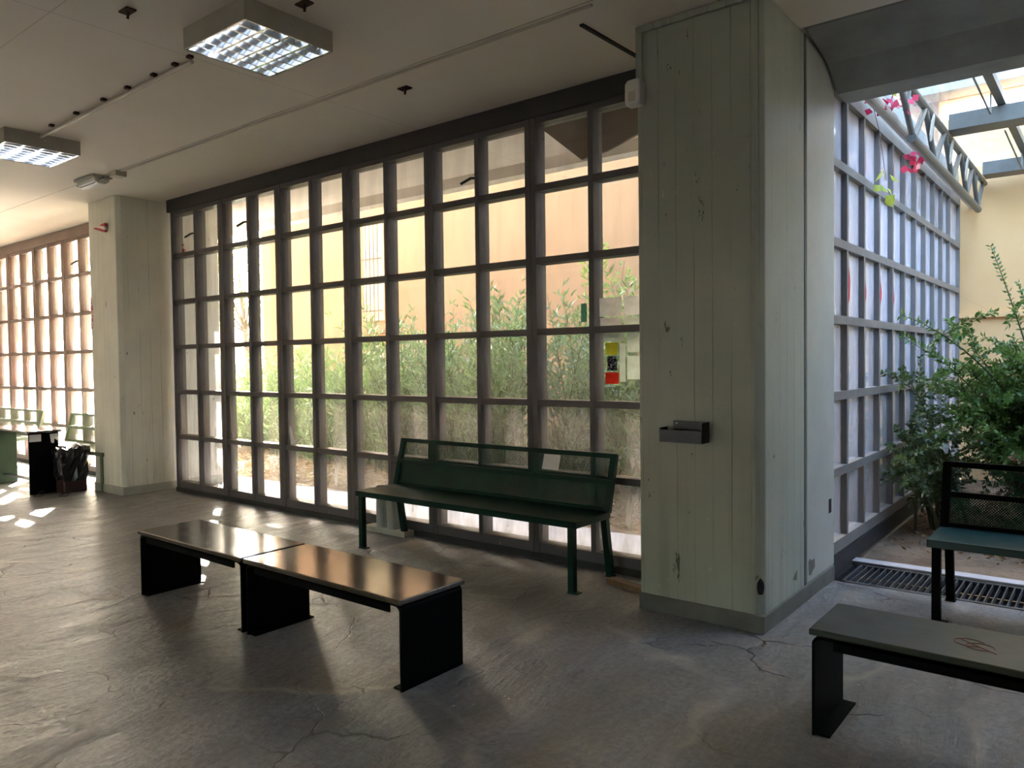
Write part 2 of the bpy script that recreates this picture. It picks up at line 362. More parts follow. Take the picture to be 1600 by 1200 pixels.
# ------------------------------------------------------------------ mesh helpers
class MB:
    def __init__(s): s.v = []; s.f = []
    def add(s, vs, fs):
        o = len(s.v); s.v += [tuple(p) for p in vs]; s.f += [tuple(i+o for i in f) for f in fs]; return s
    def box(s, x0, x1, y0, y1, z0, z1):
        return s.add([(x0,y0,z0),(x1,y0,z0),(x1,y1,z0),(x0,y1,z0),(x0,y0,z1),(x1,y0,z1),(x1,y1,z1),(x0,y1,z1)],
                     [(3,2,1,0),(4,5,6,7),(0,1,5,4),(1,2,6,5),(2,3,7,6),(3,0,4,7)])
    def tube(s, p0, p1, r0, r1=None, n=8, cap=True):
        r0 = float(r0); r1 = r0 if r1 is None else float(r1)
        a = Vector([float(q) for q in p0]); b = Vector([float(q) for q in p1]); d = (b-a).normalized()
        u = d.orthogonal().normalized(); w = d.cross(u)
        vs = []
        for c, r in ((a, r0), (b, r1)):
            for i in range(n):
                t_ = 2*math.pi*i/n; vs.append(c + r*(math.cos(t_)*u + math.sin(t_)*w))
        fs = [(i, (i+1) % n, n+(i+1) % n, n+i) for i in range(n)]
        if cap: fs += [tuple(range(n-1, -1, -1)), tuple(range(n, 2*n))]
        return s.add(vs, fs)
    def path(s, pts, r, n=6):
        for a, b in zip(pts[:-1], pts[1:]): s.tube(a, b, r, n=n)
        return s
    def bar(s, p0, p1, w, h, upv=(0, 0, 1)):
        a = Vector(p0); b = Vector(p1); d = (b-a).normalized(); u = d.cross(Vector(upv))
        if u.length < 1e-4: u = Vector((1, 0, 0))
        u.normalize(); q = u.cross(d)
        vs = []
        for c in (a, b):
            for su, sq in ((-1,-1),(1,-1),(1,1),(-1,1)): vs.append(c + u*su*w/2 + q*sq*h/2)
        return s.add(vs, [(3,2,1,0),(4,5,6,7),(0,1,5,4),(1,2,6,5),(2,3,7,6),(3,0,4,7)])
    def prism(s, poly, y0, y1, axis='y'):
        n = len(poly); vs = []
        for yy in (y0, y1):
            for a, b in poly:
                vs.append((a, yy, b) if axis == 'y' else ((yy, a, b) if axis == 'x' else (a, b, yy)))
        fs = [tuple(range(n)), tuple(range(2*n-1, n-1, -1))] + [(i, n+i, n+(i+1) % n, (i+1) % n) for i in range(n)]
        return s.add(vs, fs)
    def lathe(s, prof, c=(0, 0, 0), n=24, axis='z'):
        vs = []
        for r, h in prof:
            for i in range(n):
                a = 2*math.pi*i/n; p = (r*math.cos(a), r*math.sin(a), h)
                if axis == 'y': p = (p[0], p[2], p[1])
                vs.append((c[0]+p[0], c[1]+p[1], c[2]+p[2]))
        fs = [(k*n+i, k*n+(i+1) % n, (k+1)*n+(i+1) % n, (k+1)*n+i) for k in range(len(prof)-1) for i in range(n)]
        return s.add(vs, fs + [tuple(range(n-1, -1, -1)), tuple(range((len(prof)-1)*n, len(prof)*n))])
    def build(s, name, mat, parent=None, origin=None, bevel=0.0, smooth=False, seg=2):
        o3 = Vector(origin) if origin is not None else (Vector(parent['_o']) if parent is not None and '_o' in parent else Vector((0, 0, 0)))
        me = bpy.data.meshes.new(name)
        me.from_pydata([(p[0]-o3[0], p[1]-o3[1], p[2]-o3[2]) for p in s.v], [], s.f)
        me.validate(); me.update()
        import bmesh
        bm = bmesh.new(); bm.from_mesh(me); bmesh.ops.recalc_face_normals(bm, faces=bm.faces); bm.to_mesh(me); bm.free()
        me.materials.append(mat)
        ob = bpy.data.objects.new(name, me); COL.objects.link(ob)
        if parent is not None: ob.parent = parent
        else: ob.location = o3
        if smooth:
            for p in me.polygons: p.use_smooth = True
        if bevel > 0:
            b = ob.modifiers.new('bevel', 'BEVEL'); b.width = bevel; b.segments = seg; b.limit_method = 'ANGLE'; b.angle_limit = R_(40)
        return ob

def tag(o, label=None, cat=None, group=None, kind=None):
    if label: o['label'] = label
    if cat: o['category'] = cat
    if group: o['group'] = group
    if kind: o['kind'] = kind
    return o
def thing(name, loc, label, cat, group=None, kind=None):
    o = bpy.data.objects.new(name, None); COL.objects.link(o); o.location = loc; o.empty_display_size = 0.1
    o['_o'] = tuple(loc); return tag(o, label, cat, group, kind)
def copy_tree(o, loc, rz=None, label=None):
    c = o.copy(); COL.objects.link(c); c.location = loc
    if rz is not None: c.rotation_euler = (0, 0, rz)
    if label: c['label'] = label
    for ch in o.children:
        d = ch.copy(); COL.objects.link(d); d.parent = c
        for g in ch.children:
            e = g.copy(); COL.objects.link(e); e.parent = d
    return c
def struct(o, label=None, cat=None):
    return tag(o, label, cat, None, 'structure')

# ------------------------------------------------------------------ room shell
CZ = 3.70; WY = 4.944
struct(MB().box(-30, -1.6, -5, 5.08, -0.12, 0).box(-1.6, 4.5, -5, 5.70, -0.12, 0).build('floor', M['floor']), 'grey slate flagstone floor with cracked clefts', 'floor')
struct(MB().box(-30, -1.6, -5, 6.45, CZ, CZ+0.18).box(-1.6, 4.5, -5, 5.02, CZ, CZ+0.18).build('ceiling', M['ceiling']), 'cream painted ceiling running out over the window wall', 'ceiling')
struct(MB().box(-30, 4.5, -5.15, -5, 0, 0.4).box(-30, 4.5, -5.15, -5, 1.3, CZ).box(-30, -6.6, -5.15, -5, 0.4, 1.3).box(-2.4, 4.5, -5.15, -5, 0.4, 1.3).build('wall_rear', M['wall_in']), 'plaster wall behind the camera, opened for an added fill window', 'wall')  # opening added to let fill light into the hall
struct(MB().box(-30.1, -1.9, -5, 5.05, CZ+0.18, 8.6).build('wall_sky_cut', simple('bounce_cut_concrete', srgb(74, 72, 68), 0.9, 0, 0.15, 0.8, 0.2)), 'unseen upper storey added to cut sky light in the alley', 'wall')  # added out of view to block sky; dark tone cuts sun bounce
struct(MB().box(-40, 30, -60, -5.15, -0.16, -0.02).build('terrain', M['plaza']), 'paved yard behind the building', 'ground')
struct(MB().box(-30.15, -30, -5, 5.1, 0, CZ).build('wall_left', M['wall_in']), 'plain plaster end wall of the hall', 'wall')
struct(MB().box(4.5, 4.65, -5, 11.5, 0, 4.4).build('wall_right', M['wall_in']), 'plain plaster wall beside the planted courtyard', 'wall')
# soffit edge fascia outside
struct(MB().box(-30, -1.7, 6.45, 6.62, 3.58, CZ+0.18).build('trim_1', M['ceiling']), 'pale fascia along the outer edge of the soffit', 'fascia')
# dark concrete soffit and beam across the courtyard opening
struct(MB().prism([(5.02, CZ+0.18), (5.02, CZ-0.005), (5.50, CZ-0.09), (5.74, 3.47), (5.98, 3.46), (5.98, CZ+0.18)], -1.59, 4.5, 'x').build('trim_2', M['dark_concrete'], bevel=0.012), 'dark bare concrete beam over the courtyard opening', 'beam')
# sill bases and headers
struct(MB().box(-9.44, -2.40, 4.935, 5.10, 0, 0.05).build('baseboard_window', M['sill']), 'dark sill strip below the big grey window wall', 'sill')
struct(MB().box(-17.4, -10.42, 4.935, 5.10, 0, 0.05).build('baseboard_left', M['sill']), 'dark sill strip below the brown window wall', 'sill')
struct(MB().box(-9.50, -2.40, 4.925, 5.09, 3.545, CZ).build('trim_3', M['header'], bevel=0.004), 'dark peeling header above the grey window wall', 'header')
struct(MB().box(-17.4, -10.42, 4.925, 5.09, 3.545, CZ).build('trim_4', M['frame_brown'], bevel=0.004), 'brown header above the window wall beyond the far pillar', 'header')

# pillars
def pillar(name, x0, x1, y0, y1, mat, skirt, lab):
    p = thing(name, ((x0+x1)/2, (y0+y1)/2, 0), lab, 'pillar', None, 'structure')
    MB().prism([(x0, y0), (x1-0.045, y0), (x1, y0+0.05), (x1, y1), (x0, y1)], 0.0, CZ, 'z').build('shaft', mat, p, bevel=0.008)
    MB().prism([(x0-0.006, y0-0.012), (x1+0.004, y0-0.012), (x1+0.012, y0-0.004), (x1+0.012, y1-0.01), (x0-0.006, y1-0.01)], 0.0, 0.105, 'z').build('plinth', skirt, p, bevel=0.006)
    return p
pr_ = pillar('concrete_pillar', -2.41, -1.61, 4.34, 5.74, M['pillar'], M['skirt'], 'grey green board marked concrete pillar holding the black wall holder')
MB().box(-1.622, -1.604, 5.12, 5.73, 0.115, 3.66).build('side_panel', M['panel'], pr_, bevel=0.004)['label'] = 'smooth pale cover panel'
MB().box(-1.62, -1.6055, 5.085, 5.118, 0.105, CZ-0.01).build('cover_strip', M['skirt'], pr_, bevel=0.003)['label'] = 'grey joint strip'
MB().box(-1.6045, -1.6025, 5.60, 5.66, 0.50, 0.60).build('pull_recess', M['pit'], pr_)['label'] = 'dark recessed pull'
g = MB()
g.prism([(5.15, 0.25), (5.18, 0.265), (5.22, 0.245), (5.275, 0.25), (5.285, 0.19), (5.24, 0.175), (5.20, 0.15), (5.16, 0.16)], -1.6037, -1.6027, 'x')
g.prism([(4.86, 0.20), (4.92, 0.235), (4.935, 0.24), (4.93, 0.18), (4.90, 0.185)], -1.6095, -1.6075, 'x')
g.build('paint_chip', M['skirt'], pr_)['label'] = 'bare patches where paint flaked off'
MB().lathe([(0.0, -0.05), (0.016, -0.045), (0.022, -0.02), (0.024, 0.0), (0.020, 0.025), (0.0, 0.05)], (-1.634, 4.364, 0.27), 10).build('broken_corner', M['pit'], pr_)['label'] = 'dark broken hole at the corner'
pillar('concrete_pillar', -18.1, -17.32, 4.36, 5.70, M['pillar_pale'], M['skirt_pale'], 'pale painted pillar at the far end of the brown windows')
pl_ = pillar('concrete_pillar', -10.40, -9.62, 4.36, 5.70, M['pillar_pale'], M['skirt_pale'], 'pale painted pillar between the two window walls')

# ------------------------------------------------------------------ window walls
RZ = [0.697, 1.267, 1.837, 2.407, 2.988]
def window_x(idx, xa, xb, fy, ncol, mat, gmat, lab, hinges=(), top=3.55, zoff=0.0, depth=0.135):
    w = thing('window_%d' % idx, ((xa+xb)/2, fy, 0.05), lab, 'window', None, 'structure')
    f = MB(); st = 0.052; zb = 0.05
    f.box(xa+0.002, xa+st, fy, fy+depth, zb, top); f.box(xb-st, xb-0.002, fy, fy+depth, zb, top)
    pw = (xb-xa)/ncol
    for k in range(1, ncol): f.box(xa+k*pw-0.023, xa+k*pw+0.023, fy+0.003, fy+depth, zb, top)
    zs = [0.09]+[z+zoff for z in RZ]+[top-0.025]
    for j, z in enumerate(zs):
        h = 0.04 if j == 0 else (0.026 if j < 6 else 0.028)
        for k in range(ncol):
            a = xa + k*pw + (st if k == 0 else 0.023); b = xa+(k+1)*pw-(st if k == ncol-1 else 0.023)
            f.box(a, b, fy+0.006, fy+depth-0.004, z-h, z+h)
    f.build('frame', mat, w)
    for nm, z0, z1, gm in (('glass', 0.05, RZ[1], M['glass_low']), ('glass', RZ[1], top, gmat)):
        MB().box(xa+0.01, xb-0.01, fy+0.045, fy+0.049, z0+0.02, z1-0.005).build(nm, gm, w)
    for (k, z) in hinges:
        hx = xa+(k+1)*pw-0.05
        MB().bar((hx, fy-0.01, z), (hx-0.085, fy-0.05, z-0.045), 0.016, 0.02).tube((hx+0.01, fy+0.03, z+0.005), (hx, fy-0.012, z), 0.011, n=8).build('stay_handle', M['black_metal'], w)
    return w
PX = [-9.44 + 0.5715*k for k in range(13)]
fill_win = thing('window_21', (-4.5, -5.07, 0.4), 'unseen window added behind the camera as fill light', 'window', None, 'structure')  # added source of fill light, out of view
MB().box(-6.6, -6.55, -5.13, -5.02, 0.4, 1.3).box(-2.45, -2.4, -5.13, -5.02, 0.4, 1.3).box(-5.23, -5.17, -5.13, -5.02, 0.4, 1.3).box(-3.83, -3.77, -5.13, -5.02, 0.4, 1.3).build('frame', M['frame'], fill_win)
MB().box(-6.6, -2.4, -5.08, -5.076, 0.4, 1.3).build('glass', M['glass'], fill_win)
hs = {0: [(0, 3.22)], 1: [(0, 3.22)], 4: [(0, 3.17)]}
names1 = ['grey paned window beside the pale far pillar', 'second grey paned window from the pale pillar, a white scrap on its ledge', 'third grey paned window from the pale pillar',
          'fourth grey paned window, behind one end of the mesh bench', 'fifth grey paned window, behind the middle of the mesh bench', 'grey paned window with papers stuck to it beside the green pillar']
for i in range(6):
    window_x(i+1, PX[2*i], PX[2*i+2], WY, 2, M['frame'], M['glass'], names1[i], hs.get(i, ()))
fw_ = thing('window_22', (-24, 5.0, 0.05), 'unseen glazed bay added beyond the last pillar to brighten the hall', 'window', None, 'structure')  # added out of view to bring in more warm light
f_ = MB().box(-30, -18.1, WY, WY+0.12, 3.5, CZ).box(-30, -18.1, WY, WY+0.12, 0.0, 0.1)
for q_ in range(11): f_.box(-29.9+q_*1.17-0.03, -29.9+q_*1.17+0.03, WY, WY+0.12, 0.1, 3.5)
f_.build('frame', M['frame_brown'], fw_); MB().box(-30, -18.1, WY+0.05, WY+0.054, 0.1, 3.5).build('glass', M['glass'], fw_)
WX0 = [-10.46 - 1.142*k for k in range(7)]
for i in range(6):
    window_x(i+7, WX0[i+1], WX0[i], WY, 2, M['frame_brown'], M['glass'],
             'brown paned sunlit window, number %s from the pale pillar outward' % ['one', 'two', 'three', 'four', 'five', 'six'][i], [(0, 3.18)] if i == 1 else (), zoff=-0.01)

def window_y(idx, ya, yb, fx, ncol, lab):
    """courtyard glazing facing +X"""
    w = thing('window_%d' % idx, (fx, (ya+yb)/2, 0.1), lab, 'window', None, 'structure')
    f = MB(); dz = 0.05; zb, zt = 0.14, 3.62; dep = 0.13
    pw = (yb-ya)/ncol
    for k in range(ncol+1):
        yy = ya+k*pw
        if k == ncol and idx != 18: continue
        f.box(fx-dep, fx, yy-0.022, yy+0.022, zb, zt)
    zs = [0.19]+[z+dz for z in RZ]+[3.60]
    for j, z in enumerate(zs):
        h = 0.045 if j in (0, 6) else 0.032
        f.box(fx-dep+0.004, fx+0.004, ya, yb, z-h, z+h)
    f.build('frame', M['frame_pale'], w)
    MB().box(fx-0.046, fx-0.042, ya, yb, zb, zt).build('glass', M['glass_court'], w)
    return w
YY = [5.735+0.5*2*k for k in range(6)]
nm2 = ['pale framed courtyard window next to the green pillar', 'second courtyard window from the pillar, red smears on its glass', 'third courtyard window from the pillar',
       'fourth courtyard window from the pillar', 'fifth courtyard window, behind the shrub by the beige wall']
for i in range(5):
    wy_ = window_y(13+i, YY[i]+0.0, YY[i]+1.0, -1.645, 2, nm2[i])
    for yy, z0, z1 in ((6.45, 2.0, 2.32), (6.95, 2.02, 2.26), (7.48, 2.05, 2.28), (7.98, 2.05, 2.25)):
        if YY[i] < yy < YY[i]+1: MB().prism([(yy-0.10, z0+0.05), (yy-0.06, z0), (yy, z0+0.08), (yy+0.01, z1-0.1), (yy-0.03, z1), (yy-0.09, z1-0.03)], -1.686, -1.685, 'x').build('red_smear', M['red_smear'], wy_)['label'] = 'smear of red paint'
window_y(18, 10.735, 11.46, -1.645, 1, 'narrow last courtyard window at the beige wall')
struct(MB().box(-1.80, -1.635, 5.735, 11.46, -0.05, 0.135).build('baseboard_courtyard', M['sill']), 'dark base under the courtyard glazing', 'sill')
struct(MB().box(-1.82, -1.66, 5.9, 11.46, 3.64, 4.0).build('trim_5', M['dark_concrete']), 'concrete edge above the courtyard glazing', 'edge beam')

# ------------------------------------------------------------------ outside: ground, walls
struct(MB().box(-19.5, -1.75, 5.08, 6.2, -0.12, -0.005).build('path', M['path']), 'pale concrete path outside the windows', 'path')
struct(MB().box(-90, -19.5, 5.08, 90, -0.14, -0.01).box(-90, -30.2, -60, 5.08, -0.14, -0.01).box(-19.5, -16.9, 12.0, 90, -0.14, -0.01).build('pavement', M['plaza']), 'sunlit pale paving beyond the building corner', 'pavement')
def bumpy(name, x0, x1, y0, y1, step, amp, z, mat, lab, cat):
    nx = int((x1-x0)/step)+1; ny = int((y1-y0)/step)+1
    rnd = np.random.RandomState(3)
    X, Y = np.meshgrid(np.linspace(x0, x1, nx), np.linspace(y0, y1, ny), indexing='ij')
    H = sum(a*np.sin(X*fx+p)*np.cos(Y*fy+q) for a, fx, fy, p, q in ((.5, 2.1, 1.7, .3, 1), (.3, 4.7, 5.3, 2, .2), (.2, 9.1, 8.2, 1, 2)))*amp + rnd.rand(nx, ny)*amp*0.5
    m = MB(); m.v = [(X[i, j], Y[i, j], z+H[i, j]) for i in range(nx) for j in range(ny)]
    m.f = [(i*ny+j, (i+1)*ny+j, (i+1)*ny+j+1, i*ny+j+1) for i in range(nx-1) for j in range(ny-1)]
    return tag(m.build(name, mat, smooth=True), lab, cat, None, 'structure')
bumpy('land', -19.5, -1.8, 6.15, 11.6, 0.12, 0.02, 0.0, M['soil'], 'dry soil bed under the hedge outside', 'soil')
bumpy('land', -1.62, 4.5, 6.36, 11.6, 0.08, 0.02, -0.015, M['soil'], 'bare soil of the planted courtyard', 'soil')
struct(MB().box(-1.62, 4.5, 6.26, 6.38, -0.1, 0.025).build('kerb', M['kerb'], bevel=0.006), 'pale kerb between drain grate and soil', 'kerb')
struct(MB().box(-1.62, 4.5, 5.68, 6.30, -0.2, -0.112).box(-1.66, -1.60, 5.70, 6.3, -0.2, -0.005).build('trim_6', M['pit']), 'dark drain channel below the grate', 'channel')
struct(MB().box(-16.5, -1.9, 11.5, 11.7, 0, 15).build('wall_outer', M['orange']), 'tall peach rendered wall of the neighbouring block', 'wall')  # carried far above view to shade the alley and opposite facade
wb_ = MB().box(-1.9, 4.6, 11.5, 11.7, 0, 4.70).box(-1.9, 4.6, 11.5, 11.7, 4.95, 15)
wb_.box(-1.9, 4.6, 11.44, 11.5, 2.10, 2.16)
struct(wb_.build('wall_courtyard', M['beige']), 'beige rendered wall closing the courtyard', 'wall')
struct(MB().box(-2.2, 4.6, 11.12, 11.5, 4.97, 5.26).build('trim_7', M['dark_concrete']), 'grey ledge on the wall above the glass roof', 'ledge')
struct(MB().box(-17.35, -16.95, 11.5, 11.9, 0, 9.0).build('column', M['orange'], bevel=0.01), 'yellow column standing at the end of the peach wall', 'column')  # top raised above view to stop a sun patch indoors
# barred window in the peach wall
bw = thing('window_19', (-13.0, 11.48, 2.2), 'tall barred window in the peach wall', 'window', None, 'structure')
MB().box(-13.34, -12.72, 11.46, 11.5, 2.55, 4.75).build('shutter', simple('cream_shutter', srgb(246, 214, 160), 0.7), bw)
b = MB()
for k in range(4): b.box(-13.22+k*0.13, -13.205+k*0.13, 11.40, 11.415, 2.5, 4.8)
for zz in (2.75, 3.9): b.box(-13.36, -12.70, 11.40, 11.414, zz, zz+0.03)
b.build('bars', M['wood'], bw)
MB().box(-13.36, -12.66, 11.40, 11.5, 2.28, 2.34).build('sill', M['orange'], bw)
# stained board under the soffit
tag(MB().prism([(-4.15, 3.70), (-4.05, 3.66), (-3.66, 3.34), (-3.42, 3.37), (-3.1, 3.46), (-2.5, 3.60), (-2.5, 3.70)], 5.60, 5.63, 'y').build('hanging_board', M['brown_board'], origin=(-3.4, 5.6, 3.5)), 'stained brown board hanging under the soffit outside the top panes', 'board')

# ------------------------------------------------------------------ plants
def leaves(name, P, D, L, W, mat, parent=None, origin=None, seed=1, kind=None):
    """n leaf blades: four corners each, at P, pointing along D"""
    rnd = np.random.RandomState(seed); P = np.asarray(P, float); D = np.asarray(D, float)
    if origin is None: origin = parent['_o'] if parent is not None else (0, 0, 0)
    P = P - np.asarray(origin)
    D = D/np.linalg.norm(D, axis=1, keepdims=True); n = len(P)
    A = rnd.randn(n, 3); S = np.cross(D, A); S /= np.linalg.norm(S, axis=1, keepdims=True)
    N = np.cross(S, D)
    L = np.broadcast_to(L, (n,))[:, None]*(0.75+0.5*rnd.rand(n, 1)); W = np.broadcast_to(W, (n,))[:, None]*(0.8+0.4*rnd.rand(n, 1))
    tip = P + D*L - N*L*0.12; mid = P + D*L*0.48 + N*L*0.05
    V = np.stack([P, mid+S*W/2, tip, mid-S*W/2], 1).reshape(-1, 3)
    me = bpy.data.meshes.new(name)
    me.vertices.add(4*n); me.vertices.foreach_set('co', V.ravel())
    me.loops.add(4*n); me.loops.foreach_set('vertex_index', np.arange(4*n, dtype=np.int32))
    me.polygons.add(n); me.polygons.foreach_set('loop_start', np.arange(0, 4*n, 4, dtype=np.int32))
    me.update(calc_edges=True); me.validate()
    me.materials.append(mat)
    o = bpy.data.objects.new(name, me); COL.objects.link(o)
    if parent is not None: o.parent = parent
    else: o.location = origin
    if kind: o['kind'] = kind
    return o

def shrub_mesh(seed, H, Rr, nst, per, L, W, mat, lab, cat, group, low=0.18, name='oleander_bush', stem=M['stem_green'], loc=(0, 0, 0), droop=0.0):
    rnd = np.random.RandomState(seed)
    t_ = thing(name, loc, lab, cat, group)
    P, D = [], []; st = MB()
    for k in range(nst):
        a = rnd.rand()*2*math.pi; out = (0.25+0.75*rnd.rand()**0.6)*Rr; h = H*(0.55+0.45*rnd.rand())*(1.0-0.25*(out/Rr)**2)
        b0 = np.array([rnd.randn()*Rr*0.2, rnd.randn()*Rr*0.2, 0.0]); dv = np.array([math.cos(a), math.sin(a), 0])
        wob = rnd.randn(3)*0.06
        def pt(u): return b0 + dv*out*u**1.4 + np.array([0, 0, h*u - droop*u**3]) + wob*math.sin(u*4)
        prev = pt(0)
        for u in (0.25, 0.5, 0.75, 1.0):
            c = pt(u); st.tube(tuple(prev+loc), tuple(c+loc), 0.012*(1.1-u)+0.003, 0.012*(1.1-u)+0.001, n=4, cap=False); prev = c
        for j in range(per):
            u = low+(1-low)*(j+rnd.rand())/per
            p = pt(u); tang = pt(min(u+0.03, 1.03))-pt(u-0.03); tang /= np.linalg.norm(tang)
            # short side twig
            if rnd.rand() < 0.6: p = p + rnd.randn(3)*np.array([0.09, 0.09, 0.06])
            for q in range(3):
                r_ = rnd.randn(3); r_ -= tang*np.dot(r_, tang); r_ /= np.linalg.norm(r_)
                P.append(p+loc); D.append(tang*0.75+r_*0.8)
    st.build('stems', stem, t_)
    leaves('foliage', P, D, L, W, mat, t_, seed=seed)
    return t_
G_ol = 'oleander bushes of the hedge outside the windows'
olab = 'tall narrow leaved oleander bush in the hedge beyond the window wall'
proto = [shrub_mesh(11, 2.75, 0.85, 36, 46, 0.14, 0.026, M['oleander'], olab, 'bush', G_ol, loc=(-6.3, 7.7, 0), low=0.08),
         shrub_mesh(12, 2.7, 0.9, 36, 46, 0.13, 0.024, M['oleander_b'], olab, 'bush', G_ol, loc=(-5.2, 7.9, 0), low=0.08),
         shrub_mesh(13, 2.25, 0.9, 36, 42, 0.14, 0.026, M['oleander'], olab, 'bush', G_ol, loc=(-9.2, 7.9, 0), low=0.06)]
for x, y, i, rz, sc in ((-7.3, 7.9, 1, 1.1, 0.98), (-8.3, 7.7, 0, 2.2, 0.93), (-4.1, 7.8, 0, 4.0, 1.0), (-3.0, 8.0, 1, 5.1, 0.98), (-10.2, 7.8, 2, 3.3, 0.95),
                        (-11.2, 8.1, 2, 0.7, 0.85), (-12.3, 8.4, 2, 1.9, 0.85), (-13.4, 8.6, 2, 4.4, 0.85), (-5.7, 9.2, 0, 0.9, 0.93), (-7.8, 9.3, 1, 2.9, 0.93), (-3.6, 9.3, 1, 1.4, 1.0), (-9.8, 9.4, 2, 5.5, 0.98)):
    c = copy_tree(proto[i], (x, y, 0), rz); c.scale = (1, 1, sc)
# bright sprouting shrub in front of the peach wall
shrub_mesh(21, 3.6, 0.45, 12, 46, 0.10, 0.034, M['bush_bright'], 'taller bright green shoots rising above the hedge near the papers', 'bush', None, loc=(-5.35, 8.7, 0), low=0.4, name='leafy_shrub')
shrub_mesh(22, 3.5, 0.40, 9, 40, 0.11, 0.028, M['oleander'], 'tall thin leafy shoots above the hedge beside the green pillar', 'bush', None, loc=(-4.35, 8.8, 0), low=0.4, name='leafy_shrub')
shrub_mesh(23, 3.4, 0.5, 9, 40, 0.11, 0.026, M['oleander_b'], 'wispy tall shoots standing above the middle of the hedge', 'bush', None, loc=(-6.9, 8.7, 0), low=0.4, name='leafy_shrub')
# sunlit bushes beyond the end of the peach wall
shrub_mesh(31, 2.3, 1.1, 40, 40, 0.10, 0.04, M['bush_bright'], 'sunlit yellow green bush past the end of the peach wall', 'bush', None, loc=(-19.0, 11.9, 0), low=0.05, name='leafy_shrub')
shrub_mesh(32, 2.0, 1.2, 40, 40, 0.11, 0.035, M['oleander_b'], 'grey green bush at the foot of the yellow column', 'bush', None, loc=(-15.3, 9.6, 0), low=0.05, name='leafy_shrub')

def tree(loc, H, z0, Rr, nl, seed, lab, L=0.10, blobs=40, dz=1.0):
    rnd = np.random.RandomState(seed); t_ = thing('leafy_tree', loc, lab, 'tree')
    tr = MB(); lo = np.array(loc, float)
    tr.tube(lo, lo+(0.05, 0.1, z0*0.6), 0.16, 0.13, n=10); tr.tube(lo+(0.05, 0.1, z0*0.6), lo+(0.0, 0.0, z0+0.6), 0.13, 0.09, n=10)
    C = []
    for k in range(blobs):
        d = rnd.randn(3); d /= np.linalg.norm(d); r = rnd.rand()**0.4
        c = lo + np.array([0, 0, (z0+H)/2]) + d*r*np.array([Rr, Rr, (H-z0)/2]); C.append(c)
        if k < 14: tr.tube(lo+(0, 0, z0+0.3), c, 0.045, 0.012, n=5, cap=False)
    tr.build('trunk', M['bark'], t_)
    C = np.array(C); idx = rnd.randint(0, blobs, nl)
    P = C[idx] + rnd.randn(nl, 3)*Rr*0.16; D = rnd.randn(nl, 3)+np.array([0, 0, -0.5])
    leaves('crown', P, D, L, L*0.6, M['tree_leaf'], t_, seed=seed)
tree((-27.2, 17.2, 0), 8.5, 2.6, 2.1, 5000, 41, 'sunlit yellow green tree seen past the end of the peach wall')
tree((-20.9, 13.50, 0), 11.5, 5.6, 0.30, 6000, 42, 'slim crowned tree added behind the yellow column to block sun', L=0.2, blobs=50)  # narrow crown added above view to keep sun off the floor
tree((-23.2, 12.95, 0), 11.5, 5.6, 0.40, 5000, 43, 'second slim crowned tree added on the paving to block sun', L=0.2, blobs=40)  # another added sun blocker, for the floor by the far pillar

# leaf litter
rnd = np.random.RandomState(5)
n = 5200; P = np.stack([-14+12*rnd.rand(n), 6.2+1.5*rnd.rand(n)**1.5, 0.03+0.03*rnd.rand(n)], 1); D = rnd.randn(n, 3)*np.array([1, 1, 0.25])
tag(leaves('fallen_leaves', P, D, 0.085, 0.03, M['dry_leaf'], seed=6), 'brown leaf litter along the front of the hedge', 'fallen leaves', None, 'stuff')
n = 3600; P = np.stack([-1.55+5*rnd.rand(n), 6.9+3.2*rnd.rand(n)**0.8, 0.01+0.03*rnd.rand(n)], 1); D = rnd.randn(n, 3)*np.array([1, 1, 0.22])
tag(leaves('fallen_leaves', P, D, 0.06, 0.024, M['dry_leaf'], seed=8), 'dry brown leaves lying on the courtyard soil', 'fallen leaves', None, 'stuff')
# dry twigs under the hedge near the green pillar
tw = MB()
for k in range(150):
    x = -5.4+2.9*rnd.rand(); y = 6.5+1.2*rnd.rand(); a = rnd.rand()*6.28; l = 0.25+0.5*rnd.rand(); z = 0.03+0.25*rnd.rand()
    p0 = np.array([x, y, z*0.3]); p1 = p0+np.array([math.cos(a)*l*0.5, math.sin(a)*l*0.3, z]); p2 = p1+np.array([math.cos(a+0.7)*l*0.5, math.sin(a+0.7)*l*0.3, z*0.4-0.08])
    tw.path([tuple(p0), tuple(p1), tuple(p2)], 0.004, 4)
tag(tw.build('dry_twigs', M['dry_twig'], origin=(-4, 7, 0)), 'tangle of dry grey twigs at the foot of the hedge', 'twigs', None, 'stuff')

